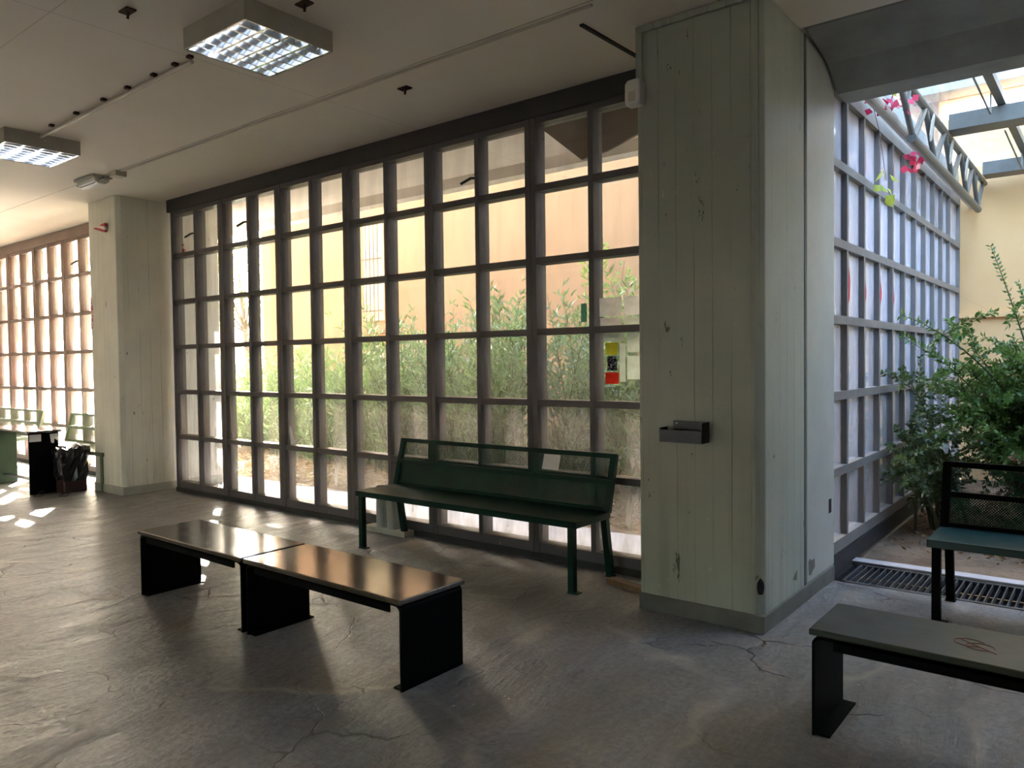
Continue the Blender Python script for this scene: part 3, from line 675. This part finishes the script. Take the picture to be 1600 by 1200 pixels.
# courtyard shrub: arching branches with small paired leaves
def court_shrub(loc, seed, lab, branches, L, W, mat, name='courtyard_shrub', cat='shrub'):
    rnd = np.random.RandomState(seed); t_ = thing(name, loc, lab, cat); st = MB(); P, D = [], []
    lo = np.array(loc, float)
    for (tip, sag, twigs) in branches:
        tip = np.array(tip, float); base = lo+np.append(rnd.randn(2)*0.12, 0)
        ctrl = (base+tip)/2+np.array([0, 0, sag])
        def pt(u): return (1-u)**2*base+2*u*(1-u)*ctrl+u*u*tip
        prev = pt(0)
        for u in np.linspace(0.1, 1, 10):
            c = pt(u); st.tube(tuple(prev), tuple(c), 0.014*(1.15-u)+0.002, 0.014*(1.05-u)+0.002, n=5, cap=False); prev = c
        chains = [(pt, 0.25, 1.0, 46)]
        for k in range(twigs):
            u0 = 0.2+0.75*rnd.rand(); s0 = pt(u0); dv = rnd.randn(3)*np.array([1, 1, 0.7])+np.array([0, 0, 0.35]); dv /= np.linalg.norm(dv); ln = 0.18+0.38*rnd.rand()
            sg = rnd.rand()*0.12
            def tp(u, s0=s0, dv=dv, ln=ln, sg=sg): return s0+dv*ln*u-np.array([0, 0, sg*u*u])
            st.tube(tuple(tp(0)), tuple(tp(1)), 0.004, 0.002, n=4, cap=False)
            chains.append((tp, 0.15, 1.0, int(ln*52)))
        for fn, a, b_, nn in chains:
            for u in np.linspace(a, b_, nn):
                p = fn(u); tg = fn(u+0.02)-fn(u-0.02); tg /= np.linalg.norm(tg)+1e-9
                r_ = rnd.randn(3); r_ -= tg*np.dot(r_, tg); r_ /= np.linalg.norm(r_)
                for sgn in (-1, 1): P.append(p); D.append(tg*0.6+r_*sgn)
    st.build('branches', M['stem_green'], t_); leaves('foliage', P, D, L, W, mat, t_, seed=seed)
    return t_
rb = np.random.RandomState(77)
br = [((-0.95, 8.4, 2.62), 0.3, 5), ((-0.72, 8.2, 2.25), 0.35, 6), ((-1.35, 7.3, 1.42), 0.7, 10), ((-1.42, 7.0, 1.95), 0.7, 7), ((-0.5, 8.0, 2.45), 0.4, 8), ((-0.2, 8.3, 2.9), 0.3, 8),
      ((-1.3, 7.2, 0.95), 0.5, 12), ((-0.9, 7.6, 0.75), 0.5, 14), ((-0.3, 7.5, 0.9), 0.5, 14), ((-0.6, 7.7, 1.3), 0.5, 16), ((-1.1, 8.3, 1.5), 0.5, 16), ((-0.2, 7.9, 1.55), 0.5, 16),
      ((0.3, 8.3, 1.9), 0.4, 14), ((-0.8, 9.2, 1.7), 0.4, 16), ((0.6, 7.8, 1.1), 0.5, 14), ((0.0, 9.3, 2.2), 0.4, 14), ((0.9, 8.6, 2.3), 0.4, 10), ((-1.2, 8.9, 1.0), 0.3, 14), ((-0.4, 8.6, 1.0), 0.4, 16), ((0.2, 7.4, 0.6), 0.4, 14)]
for k in range(34):
    br.append(((-1.25+1.3*rb.rand(), 7.5+1.2*rb.rand(), 0.5+1.3*rb.rand()), 0.4, 16))
for k in range(26):
    a = rb.rand()*6.28; r = 0.4+0.7*rb.rand(); br.append(((-0.25+math.cos(a)*r*1.1, 8.5+math.sin(a)*r*0.8, 0.55+1.25*rb.rand()), 0.35, 15))
court_shrub((-0.25, 8.6, -0.01), 51, 'sprawling glossy green shrub growing in the courtyard soil', br, 0.055, 0.026, M['court_leaf'])
court_shrub((0.1, 7.6, -0.01), 53, 'low reddish brown dry plant behind the courtyard bench', [((0.1+0.9*math.cos(k*0.8)*(0.5+0.06*k), 7.6+0.5*math.sin(k*0.8), 0.45+0.35*rb.rand()), 0.15, 10) for k in range(12)], 0.05, 0.03, M['dry_leaf'], 'dry_plant', 'plant')
br2 = [((-1.50, 7.0+0.25*k+0.2*rb.rand(), 0.25+0.9*rb.rand()), 0.3, 6) for k in range(9)] + [((-1.45, 6.9, 0.75), 0.45, 5), ((-1.38, 6.75, 0.55), 0.5, 5), ((-1.5, 7.4, 1.5), 0.3, 7), ((-1.5, 8.2, 1.6), 0.3, 7)]
court_shrub((-1.30, 7.9, -0.01), 52, 'dark straggling creeper climbing the foot of the courtyard glazing', br2, 0.05, 0.028, M['ivy_leaf'], 'climbing_creeper', 'creeper')
# red and lime creeper leaves along the top rail
cr_ = thing('creeper_vine', (-1.56, 6.8, 3.62), 'creeper with pink red and lime leaves hanging on the top courtyard rail', 'creeper')
MB().path([(-1.60, 6.1, 3.72), (-1.55, 6.5, 3.66), (-1.57, 6.9, 3.70), (-1.52, 7.4, 3.62), (-1.56, 8.0, 3.66), (-1.54, 8.6, 3.60)], 0.006, 5).path([(-1.55, 6.5, 3.66), (-1.50, 6.55, 3.4), (-1.52, 6.9, 3.06)], 0.003, 4).path([(-1.55, 6.5, 3.68), (-1.42, 6.6, 3.76), (-1.38, 6.75, 3.80)], 0.003, 4).build('vine_stem', M['bark'], cr_)
def blob(cs, n, s, seed):
    r_ = np.random.RandomState(seed); c = np.array(cs)[r_.randint(0, len(cs), n)]; return c+r_.randn(n, 3)*s, r_.randn(n, 3)*np.array([0.6, 0.6, 0.5])+np.array([0.3, 0.1, -0.6])
P, D = blob([(-1.53, 6.42, 3.74), (-1.53, 6.55, 3.62), (-1.5, 6.72, 3.60), (-1.5, 7.75, 3.42), (-1.5, 7.95, 3.40), (-1.42, 6.9, 3.70)], 60, 0.06, 1)
leaves('red_leaves', P, D, 0.075, 0.07, M['red_leaf'], cr_, seed=2)['label'] = 'pink and red leaves'
P, D = blob([(-1.45, 6.62, 3.84), (-1.45, 6.72, 3.82), (-1.5, 6.75, 3.02), (-1.5, 6.95, 3.0)], 18, 0.045, 3)
leaves('lime_leaves', P, D, 0.095, 0.085, M['lime_leaf'], cr_, seed=4)['label'] = 'lime green leaves'

# ------------------------------------------------------------------ courtyard roof
ts = thing('steel_truss', (-1.37, 9.2, 3.4), 'grey tubular steel truss running along the courtyard glazing', 'truss')
MB().tube((-1.37, 5.98, 3.82), (-1.37, 11.45, 3.80), 0.034, n=14).build('top_chord', M['steel_grey'], ts, smooth=False)
MB().tube((-1.37, 7.08, 3.42), (-1.37, 10.9, 3.39), 0.040, n=14).build('bottom_chord', M['steel_grey'], ts)
ys_b = [7.15, 8.10, 9.05, 10.0, 10.85]; ys_t = [6.6, 7.65, 8.6, 9.55, 10.4, 11.3]
for k, yb in enumerate(ys_b):
    MB().tube((-1.37, ys_t[k], 3.81), (-1.37, yb, 3.42), 0.024, n=10).build('diagonal_strut', M['steel_grey'], ts)
    MB().tube((-1.37, yb+0.02, 3.42), (-1.37, ys_t[k+1], 3.81), 0.024, n=10).build('diagonal_strut', M['steel_grey'], ts)
    MB().tube((-1.37, (yb+ys_t[k])/2+0.05, 3.62), (-1.37, (yb+ys_t[k])/2+0.12, 3.81), 0.018, n=10).build('vertical_strut', M['steel_grey'], ts)
for yb in (7.75, 8.75, 9.7):
    MB().prism([(yb-0.10, 3.50), (yb-0.05, 3.53), (yb+0.09, 3.76), (yb+0.06, 3.79), (yb-0.04, 3.70), (yb-0.11, 3.56)], -1.335, -1.322, 'x').build('gusset_plate', M['steel_pale'], ts, bevel=0.004)['label'] = 'pale gusset plate'
tag(MB().tube((-1.50, 5.99, 3.585), (-1.50, 11.45, 3.54), 0.046, n=16).build('rain_pipe', M['steel_pale'], origin=(-1.5, 8.7, 3.57)), 'pale round pipe along the top of the courtyard glazing', 'pipe')
for y, lab in ((8.62, 'grey cross beam under the glass roof, mid courtyard'), (11.0, 'grey cross beam under the glass roof beside the beige wall')):
    struct(MB().box(-1.34, 4.5, y, y+0.28, 3.82, 3.98).build('beam', M['steel_grey'], bevel=0.006), lab, 'beam')
rg = thing('window_20', (1.5, 8.7, 4.0), 'glazed roof over the courtyard', 'glass roof', None, 'structure')
MB().box(-1.82, 4.5, 5.98, 11.5, 4.02, 4.028).build('glass', M['skyglass'], rg)
b = MB()
for x in (-1.84, -0.90, 0.1, 1.1, 2.1, 3.1): b.box(x-0.035, x+0.035, 5.98, 11.5, 3.985, 4.06)
b.build('frame', M['steel_grey'], rg)
for x, y in ((-0.97, 7.1), (-0.95, 9.7)):
    tag(MB().tube((x-0.03, y, 4.0), (x+0.03, y+1.1, 3.80), 0.009, n=8).tube((x+0.03, y+1.1, 3.80), (x+0.03, y+1.12, 3.99), 0.009, n=8).build('tie_rod', M['steel_grey'], origin=(x, y, 3.9)),
        'thin tie rod under the glass roof, %s the mid cross beam' % ('before' if y < 8.6 else 'beyond'), 'rod')

# drain grate
g = MB(); gx0, gx1 = -1.55, 3.2
g.box(gx0, gx1, 5.71, 5.735, -0.03, 0.006); g.box(gx0, gx1, 6.225, 6.25, -0.03, 0.006); g.box(gx0, gx0+0.02, 5.71, 6.25, -0.03, 0.006)
x = gx0+0.05
while x < gx1: g.box(x, x+0.007, 5.735, 6.225, -0.03, 0.004); x += 0.043
tag(g.build('drain_grate', M['galv'], origin=(0, 5.98, 0)), 'galvanised bar drain grate at the courtyard threshold', 'grate')

# ------------------------------------------------------------------ plate benches (bent steel, slab seat)
def rounded_leg(x, y0, y1, z1, sgn, th=0.012):
    """vertical plate with a bent top corner, the bend turning towards sgn"""
    r = 0.035; prof = [(x, 0.0)]
    prof += [(x, z1-r)]+[(x+sgn*(r-r*math.cos(a)), z1-r+r*math.sin(a)) for a in np.linspace(0.3, math.pi/2, 5)]+[(x+sgn*0.16, z1)]
    back = [(p[0]+sgn*th*(1 if i < 2 else 0.7), p[1]-(0 if i < 2 else th)) for i, p in enumerate(prof)]
    back[-1] = (prof[-1][0], z1-th); back[0] = (x+sgn*th, 0.0); back[1] = (x+sgn*th, z1-r)
    return MB().prism(prof+back[::-1], y0, y1, 'y')
def plate_bench(x0, x1, y0, y1, h, seat_mat_, steel, lab, slab=0.028, group=None, over=0.012):
    t_ = thing('plate_bench', ((x0+x1)/2, (y0+y1)/2, 0), lab, 'bench', group)
    zt = h-slab
    s = MB().box(x0+over*0.2, x1-over*0.2, y0-over, y1+over, zt, h).build('seat', seat_mat_, t_, bevel=0.006)
    MB().box(x0+0.10, x1-0.10, y0, y0+0.012, zt-0.05, zt).box(x0+0.10, x1-0.10, y1-0.012, y1, zt-0.05, zt).box(x0+0.10, x1-0.10, y0, y1, zt-0.014, zt).build('seat_tray', steel, t_)
    for x, sg in ((x0+0.014, 1), (x1-0.014, -1)):
        lg = rounded_leg(x, y0, y1, zt, sg).build('leg', steel, t_)
        MB().box(min(x, x+sg*0.07), max(x, x+sg*0.07), y0+0.01, y1-0.01, 0.0, 0.008).build('foot_flange', steel, lg, origin=t_['_o'])
    return t_
plate_bench(-5.36, -4.075, 2.525, 2.965, 0.455, M['seat_brown'], M['green_black'], 'low dark plate bench nearer the pale pillar, end to end with another')
plate_bench(-4.055, -2.70, 2.525, 2.965, 0.455, M['seat_brown'], M['green_black'], 'low dark plate bench with chipped seat mirroring the orange wall')
cb = plate_bench(-1.025, 0.33, 3.29, 3.715, 0.455, M['seat_green'], M['green_black'], 'low green plate bench next to the drain grate', over=0.002)
sc = MB()
for (cx, cy, a, b2) in ((-0.46, 3.50, 0.055, 0.045), (-0.42, 3.47, 0.05, 0.04)):
    pts = [(cx+a*math.cos(u), cy+b2*math.sin(u), 0.4555) for u in np.linspace(0, 5.4, 16)]
    sc.path(pts, 0.0022, 4)
sc.path([(-0.5, 3.53, 0.4555), (-0.36, 3.42, 0.4555)], 0.0022, 4)
sc.build('scribble', simple('red_scribble', srgb(140, 72, 60), 0.6), cb)['label'] = 'faint red scribble on the seat'

# high plate table in the far bay
ht = thing('plate_table', (-11.4, 3.88, 0), 'dark green high plate table with stickers on its end panel', 'table')
MB().box(-12.14, -10.63, 3.66, 4.06, 0.775, 0.80).build('table_top', M['seat_brown'], ht, bevel=0.005)
for x, nm_, m_ in ((-10.68, 'end_panel', M['green_black']), (-12.10, 'end_panel', M['green_lit'])):
    e = MB().box(x-0.012, x+0.014, 3.69, 4.03, 0.0, 0.775).build(nm_, m_, ht, bevel=0.003)
    if x > -11:
        MB().box(x+0.0142, x+0.0155, 3.695, 3.83, 0.665, 0.755).build('sticker', M['paper'], e, origin=ht['_o'])['label'] = 'blank white sticker'
        MB().prism([(3.93, 0.75), (4.02, 0.755), (4.025, 0.66), (3.985, 0.69), (3.975, 0.63), (3.945, 0.64)], x+0.0142, x+0.0155, 'x').build('sticker', M['paper'], e, origin=ht['_o'])['label'] = 'torn white sticker'
MB().tube((-12.09, 3.86, 0.13), (-10.69, 3.86, 0.13), 0.011, n=8).tube((-12.09, 3.91, 0.13), (-10.69, 3.91, 0.13), 0.009, n=8).build('stretcher', M['galv'], ht)

# ------------------------------------------------------------------ perforated benches with backs
def mesh_bench(x0, y0, lab, pm, pl, fm, sm, length=2.29, group=None):
    """front legs at y0; seat z 0.5; leaning perforated back up to 0.92"""
    x1 = x0+length
    t_ = thing('mesh_bench', ((x0+x1)/2, y0+0.25, 0), lab, 'bench', group)
    MB().box(x0, x1, y0-0.03, y0+0.43, 0.487, 0.50).box(x0, x1, y0-0.03, y0-0.018, 0.452, 0.497).box(x0, x1, y0+0.418, y0+0.43, 0.452, 0.497).box(x0, x0+0.012, y0-0.03, y0+0.43, 0.452, 0.497).box(x1-0.012, x1, y0-0.03, y0+0.43, 0.452, 0.497).build('seat', sm, t_, bevel=0.004)
    # back: lower sheet, crease, upper sheet (leaning)
    yb = y0+0.43
    def sheet(za, zb, ya, yb_, mat, nm, lab_=None):
        th = 0.006
        o = MB().add([(x0+0.045, ya, za), (x1-0.045, ya, za), (x1-0.045, yb_, zb), (x0+0.045, yb_, zb), (x0+0.045, ya+th, za), (x1-0.045, ya+th, za), (x1-0.045, yb_+th, zb), (x0+0.045, yb_+th, zb)],
                 [(0, 1, 2, 3), (7, 6, 5, 4), (0, 4, 5, 1), (1, 5, 6, 2), (2, 6, 7, 3), (3, 7, 4, 0)]).build(nm, mat, t_)
        return o
    sheet(0.52, 0.70, yb+0.005, yb+0.045, pl, 'lower_back_sheet'); sheet(0.715, 0.885, yb+0.048, yb+0.095, pm, 'upper_back_sheet')
    fr = MB()
    fr.bar((x0+0.02, yb+0.047, 0.706), (x1-0.02, yb+0.047, 0.706), 0.03, 0.034); fr.bar((x0+0.01, yb+0.10, 0.895), (x1-0.01, yb+0.10, 0.895), 0.028, 0.034); fr.bar((x0+0.02, yb+0.005, 0.512), (x1-0.02, yb+0.005, 0.512), 0.02, 0.03)
    for x in (x0+0.025, x1-0.025): fr.bar((x, yb-0.005, 0.49), (x, yb+0.105, 0.905), 0.05, 0.034, (0, 1, 0))
    fr.build('back_frame', fm, t_)
    for x in (x0+0.05, x1-0.05):
        l = MB().box(x-0.024, x+0.024, y0-0.024, y0+0.024, 0.0, 0.487).build('front_leg', fm, t_, bevel=0.003)
        MB().box(x-0.024, x+0.06, y0-0.03, y0+0.03, 0.0, 0.008).build('foot_plate', fm, l, origin=t_['_o'])
        r = MB().bar((x, yb+0.075, 0.0), (x, yb-0.01, 0.49), 0.048, 0.045, (0, 1, 0)).build('rear_leg', fm, t_)
        MB().box(x-0.03, x+0.03, yb+0.045, yb+0.11, 0.0, 0.008).build('foot_plate', fm, r, origin=t_['_o'])
        MB().box(x-0.022, x+0.022, y0, yb, 0.452, 0.485).build('side_rail', fm, t_)
    return t_
mesh_bench(-5.185, 4.345, 'long green perforated steel bench under the grey window wall', M['perf'], M['perf_low'], M['green'], M['green'])
mesh_bench(-0.905, 5.17, 'dark perforated steel bench standing at the courtyard grate', M['perf'], M['perf_low'], M['green_black'], M['seat_teal'])
mesh_bench(-12.42, 4.36, 'green perforated bench, sunlight in its colour, between high table and far pillar', M['perf_sunlit'], M['perf_sunlit'], M['green_sunlit'], M['green_sunlit'])
mesh_bench(-15.75, 4.36, 'green perforated bench, sunlight in its colour, at the very end of the sunlit bay', M['perf_sunlit'], M['perf_sunlit'], M['green_sunlit'], M['green_sunlit'])
tag(MB().add([(-3.545, 4.818, 0.757), (-3.388, 4.818, 0.757), (-3.388, 4.853, 0.872), (-3.545, 4.853, 0.872), (-3.545, 4.820, 0.757), (-3.388, 4.820, 0.757), (-3.388, 4.855, 0.872), (-3.545, 4.855, 0.872)],
    [(0, 1, 2, 3), (7, 6, 5, 4), (0, 4, 5, 1), (1, 5, 6, 2), (2, 6, 7, 3), (3, 7, 4, 0)]).build('paper_notice', M['paper'], origin=(-3.46, 4.83, 0.81)), 'white square paper stuck on the perforated bench back', 'paper')

# bin with crumpled black bag
bn = thing('waste_bin', (-10.50, 4.10, 0), 'bin stuffed with a crumpled black bag beside the pale pillar', 'bin')
MB().prism([(-10.70, 3.99), (-10.42, 3.99), (-10.42, 4.27), (-10.70, 4.27)], 0.0, 0.30, 'z').build('bin_body', M['bin'], bn, bevel=0.02)
rn = np.random.RandomState(9); prof = [(0.165, 0.16), (0.185, 0.22), (0.18, 0.30), (0.19, 0.38), (0.20, 0.46), (0.205, 0.53), (0.19, 0.575), (0.14, 0.56), (0.05, 0.54)]
m = MB(); N_ = 30
for r, z in prof:
    for i in range(N_):
        a = 2*math.pi*i/N_; q = r*(1/max(abs(math.cos(a)), abs(math.sin(a)))**0.6)*(1+rn.randn()*0.05)
        m.v.append((-10.56+q*math.cos(a), 4.13+q*math.sin(a)*0.95, z+rn.randn()*0.016))
m.f = [(k*N_+i, k*N_+(i+1) % N_, (k+1)*N_+(i+1) % N_, (k+1)*N_+i) for k in range(len(prof)-1) for i in range(N_)]+[tuple(range((len(prof)-1)*N_, len(prof)*N_))]
m.build('bin_bag', M['bag'], bn)
for (x, y, lab) in ((-10.50, 3.72, 'bent wire loop lying on the floor by the high table'), (-10.24, 3.92, 'bent wire loop lying on the floor in front of the black bag bin')):
    pts = [(x+0.07*math.cos(u), y+0.06*math.sin(u), 0.006+0.05*max(0, math.sin(u))) for u in np.linspace(0, 2*math.pi, 15)]
    tag(MB().path(pts, 0.004, 5).build('wire_loop', M['wire'], origin=(x, y, 0)), lab, 'wire')

# pipe stubs behind the mesh bench, plank, etc.
pb = thing('pipe_stub_stand', (-5.39, 4.885, 0), 'two pale peeling pipe stubs on a cement block under the mesh bench', 'pipes')
MB().box(-5.66, -5.10, 4.805, 4.932, 0.0, 0.055).build('cement_block', M['skirt_pale'], pb, bevel=0.005)
for x, z, r in ((-5.465, 0.44, 0.056), (-5.305, 0.43, 0.062)):
    p = MB().tube((x, 4.868, 0.054), (x, 4.868, z-0.06), r, n=20).build('pipe', M['pipe_grey'], pb)
    MB().tube((x, 4.868, z-0.06), (x, 4.868, z), r*0.99, n=20).build('rusty_rim', M['rust'] if r < 0.06 else M['pipe_grey'], p, origin=pb['_o'])
tag(MB().bar((-2.86, 4.70, 0.02), (-2.46, 4.61, 0.02), 0.07, 0.04).build('wood_offcut', M['wood'], origin=(-2.66, 4.66, 0.0)), 'short wooden offcut on the floor at the foot of the green pillar', 'wood')

# ------------------------------------------------------------------ pillar fittings
hd = thing('wall_holder', (-2.08, 4.33, 1.165), 'black open metal holder screwed to the green pillar', 'holder')
MB().box(-2.165, -1.935, 4.322, 4.34, 1.10, 1.225).build('back_plate', M['black_metal'], hd)
MB().box(-2.215, -1.935, 4.24, 4.335, 1.098, 1.108).box(-2.215, -1.935, 4.236, 4.246, 1.098, 1.175).box(-1.943, -1.935, 4.236, 4.335, 1.098, 1.222).box(-2.217, -2.209, 4.236, 4.335, 1.098, 1.185).build('tray', M['black_metal'], hd, bevel=0.002)
for x in (-2.14, -1.96): MB().lathe([(0.006, 0), (0.005, 0.004)], (x, 4.319, 1.21), 10, 'y').build('screw', M['galv'], hd)
sn = thing('motion_sensor', (-2.41, 4.32, 3.28), 'small white motion sensor on the upper edge of the green pillar', 'sensor')
MB().prism([(-2.455, 3.20), (-2.36, 3.20), (-2.352, 3.24), (-2.352, 3.345), (-2.37, 3.362), (-2.44, 3.362), (-2.462, 3.34), (-2.462, 3.24)], 4.265, 4.339, 'y').build('housing', M['white_plastic'], sn, bevel=0.014, seg=3)
MB().box(-2.435, -2.385, 4.258, 4.268, 3.225, 3.285).build('lens', M['cream_plastic'], sn, bevel=0.006)
tag(MB().box(-2.408, -2.365, 4.315, 4.339, 3.36, 3.655).box(-2.408, -1.66, 4.315, 4.339, 3.655, 3.695).build('cable_duct', M['pillar'], origin=(-2.38, 4.33, 3.5), bevel=0.003), 'painted cable duct above the motion sensor and along the pillar top', 'cable duct')
tag(MB().prism([(-10.19, 3.345), (-9.96, 3.375), (-9.865, 3.382), (-9.865, 3.275), (-9.90, 3.272)], 4.325, 4.352, 'y').build('pennant_sign', M['stripe'], origin=(-10.03, 4.34, 3.33)), 'red and white pointed sign high on the pale pillar', 'sign')
tag(MB().box(-10.398, -10.335, 4.354, 4.3575, 2.08, 2.50).build('sticker_strip', M['red_marks'], origin=(-10.37, 4.356, 2.3)), 'vertical strip of red stickers on the edge of the pale pillar', 'sticker')

# papers on the last window, and small scraps
def sheet(x0, x1, z0, z1, mat, lab, y=4.984, grp=None):
    tag(MB().box(x0, x1, y, y+0.0015, z0, z1).build('paper_sheet', mat, origin=((x0+x1)/2, y, (z0+z1)/2)), lab, 'paper', grp)
sheet(-3.105, -2.913, 1.935, 2.075, M['sheet_white'], 'largest white sheet at the top of the papers on the window')
sheet(-2.895, -2.70, 1.935, 2.073, M['sheet_white'], 'white sheet at the top, touching the green pillar side')
sheet(-3.10, -2.91, 1.865, 1.925, M['sheet_white'], 'narrow white strip just below the largest white sheet')
sheet(-2.895, -2.72, 1.865, 1.922, M['sheet_pale'], 'narrow pale strip beside the white strip, nearer the pillar')
sheet(-3.07, -2.895, 1.745, 1.805, M['sheet_pale'], 'pale green strip just above the yellow green sheet')
sheet(-3.055, -2.945, 1.645, 1.735, M['sheet_yellow'], 'yellow green paper sheet on the window', 4.983)
sheet(-3.038, -2.958, 1.525, 1.632, M['sheet_print'], 'black and white printed sheet on the window', 4.983)
sheet(-3.058, -2.942, 1.425, 1.512, M['sheet_red'], 'red paper sheet on the window', 4.983)
sheet(-2.935, -2.885, 1.44, 1.73, M['sheet_pale'], 'tall narrow pale sheet beside the printed sheet', 4.986)
sheet(-2.87, -2.72, 1.66, 1.80, M['sheet_pale'], 'pale sheet hanging next to the yellow green one, by the pillar', 4.986)
sheet(-2.87, -2.72, 1.46, 1.635, M['sheet_pale'], 'lowest pale sheet next to the red one, by the pillar', 4.986)
sheet(-3.275, -3.222, 1.90, 2.045, M['sheet_teal'], 'teal paper at the pane edge before the white sheets', 4.986)
tag(MB().prism([(-9.235, 3.02), (-9.175, 3.035), (-9.20, 3.12), (-9.222, 3.13)], 4.975, 4.985, 'y').build('torn_sticker', M['stripe'], origin=(-9.2, 4.98, 3.06)), 'torn red and white sticker on the top pane by the pale pillar', 'sticker')
tag(MB().prism([(-7.03, 0.728), (-6.97, 0.73), (-6.93, 0.76), (-6.90, 0.80), (-6.95, 0.79), (-6.985, 0.785), (-7.01, 0.86), (-7.05, 0.93), (-7.045, 0.85)], 4.97, 4.978, 'y').build('torn_paper', M['paper'], origin=(-6.98, 4.974, 0.73)), 'torn white scrap standing on a window rail', 'scrap')

# ------------------------------------------------------------------ ceiling fittings
def louver_light(x, y, lab, first=None):
    if first is not None: return copy_tree(first, (x, y, CZ), None, lab)
    t_ = thing('ceiling_light', (x, y, CZ), lab, 'ceiling light', 'square louvred ceiling lights')
    w, d, h = 0.335, 0.312, 0.13; z0 = CZ-h
    MB().box(x-w, x+w, y-d, y-d+0.006, z0, CZ).box(x-w, x+w, y+d-0.006, y+d, z0, CZ).box(x-w, x-w+0.006, y-d, y+d, z0, CZ).box(x+w-0.006, x+w, y-d, y+d, z0, CZ).box(x-w, x+w, y-d, y+d, CZ-0.02, CZ-0.002).build('housing', M['fixture'], t_)
    lv = MB(); n = 4; p = 2*(d-0.012)/n
    for k in range(n+1):
        yy = y-d+0.012+k*p; lv.prism([(yy-0.010, z0+0.002), (yy+0.010, z0+0.002), (yy+0.002, z0+0.06), (yy-0.002, z0+0.06)], x-w+0.008, x+w-0.008, 'x')
    for k in range(8):
        xx = x-w+0.012+k*(2*w-0.024)/7
        lv.prism([(xx-0.007, z0+0.003), (xx+0.007, z0+0.003), (xx+0.0015, z0+0.045), (xx-0.0015, z0+0.045)], y-d+0.01, y+d-0.01, 'y')
    lv.build('louver', M['louver'], t_)
    rf = MB()
    for k in range(n):
        yc = y-d+0.012+(k+0.5)*p
        rf.prism([(yc-p/2, z0+0.055), (yc-p/4, z0+0.10), (yc+p/4, z0+0.10), (yc+p/2, z0+0.055), (yc+p/2, z0+0.057), (yc+p/4, z0+0.102), (yc-p/4, z0+0.102), (yc-p/2, z0+0.057)], x-w+0.008, x+w-0.008, 'x')
        MB().tube((x-w+0.03, yc, z0+0.078), (x+w-0.03, yc, z0+0.078), 0.008, n=10).build('tube_lamp', M['tube'], t_)
    rf.build('reflector', M['louver'], t_)
    MB().lathe([(0.010, -0.004), (0.010, 0.004)], (x+w, y+0.01, CZ-0.055), 12).build('side_plug', M['white_plastic'], t_)
    return t_
l1 = louver_light(-4.25, 2.827, 'square louvred ceiling light nearest the long double bench')
louver_light(-7.95, 2.827, 'square louvred ceiling light further off, above the sunlit floor', l1)
cd = MB().tube((-7.60, 2.80, CZ-0.028), (-5.0, 2.80, CZ-0.016), 0.016, n=10)
tag(cd.build('ceiling_conduit', M['cream_plastic'], origin=(-6.3, 2.8, CZ-0.02)), 'pale conduit running between the two louvred lights', 'conduit')
for k, x in enumerate((-7.25, -6.75, -6.25, -5.85, -5.45, -5.15, -4.95)):
    tag(MB().box(x-0.02, x+0.02, 2.74, 2.775, CZ-0.018, CZ).build('conduit_clip', M['rust'], origin=(x, 2.76, CZ)), 'rusty clip on the ceiling beside the conduit between the lights', 'clip', 'rusty conduit clips')
tag(MB().box(-8.40, -2.45, 3.865, 3.885, CZ-0.014, CZ).build('cable_trunking', M['cream_plastic'], origin=(-5.4, 3.87, CZ)), 'thin painted cable trunking along the ceiling joint', 'trunking')
tag(MB().box(-8.55, -8.40, 3.81, 3.93, CZ-0.06, CZ).build('junction_box', M['cream_plastic'], origin=(-8.48, 3.87, CZ), bevel=0.006), 'small square junction box on the ceiling', 'junction box')
el = thing('emergency_light', (-8.98, 3.83, CZ), 'oblong emergency light on the ceiling above the pale pillar', 'light')
MB().box(-9.22, -8.74, 3.72, 3.93, CZ-0.03, CZ).build('base', M['fixture'], el, bevel=0.004)
MB().prism([(3.735, CZ-0.03), (3.915, CZ-0.03), (3.90, CZ-0.07), (3.86, CZ-0.095), (3.79, CZ-0.095), (3.75, CZ-0.07)], -9.20, -8.76, 'x').build('diffuser', M['white_plastic'], el, bevel=0.012, seg=3)
MB().path([(-9.25, 3.80, CZ-0.01), (-9.2, 3.74, CZ-0.07), (-9.0, 3.70, CZ-0.12), (-8.8, 3.74, CZ-0.10), (-8.72, 3.83, CZ-0.02)], 0.004, 5).build('dangling_wire', M['wire'], el)
tag(MB().bar((-2.645, 4.06, CZ-0.006), (-2.62, 4.92, CZ-0.006), 0.028, 0.012).build('ceiling_strip', M['sill'], origin=(-2.63, 4.5, CZ)), 'dark strip on the ceiling running to the window by the green pillar', 'strip')
for x, y, lab in ((-4.29, 4.12, 'small dark broken hook on the ceiling before the window header'), (-3.73, 2.79, 'dark hook on the ceiling just past the nearer louvred light'), (-4.60, 2.18, 'dark hook on the ceiling short of the nearer louvred light')):
    tag(MB().box(x-0.05, x+0.05, y-0.03, y+0.03, CZ-0.01, CZ).tube((x, y, CZ-0.05), (x+0.01, y, CZ), 0.008, n=6).build('ceiling_hook', M['rust'], origin=(x, y, CZ)), lab, 'hook')

for o in scene.objects:
    if '_o' in o: del o['_o']
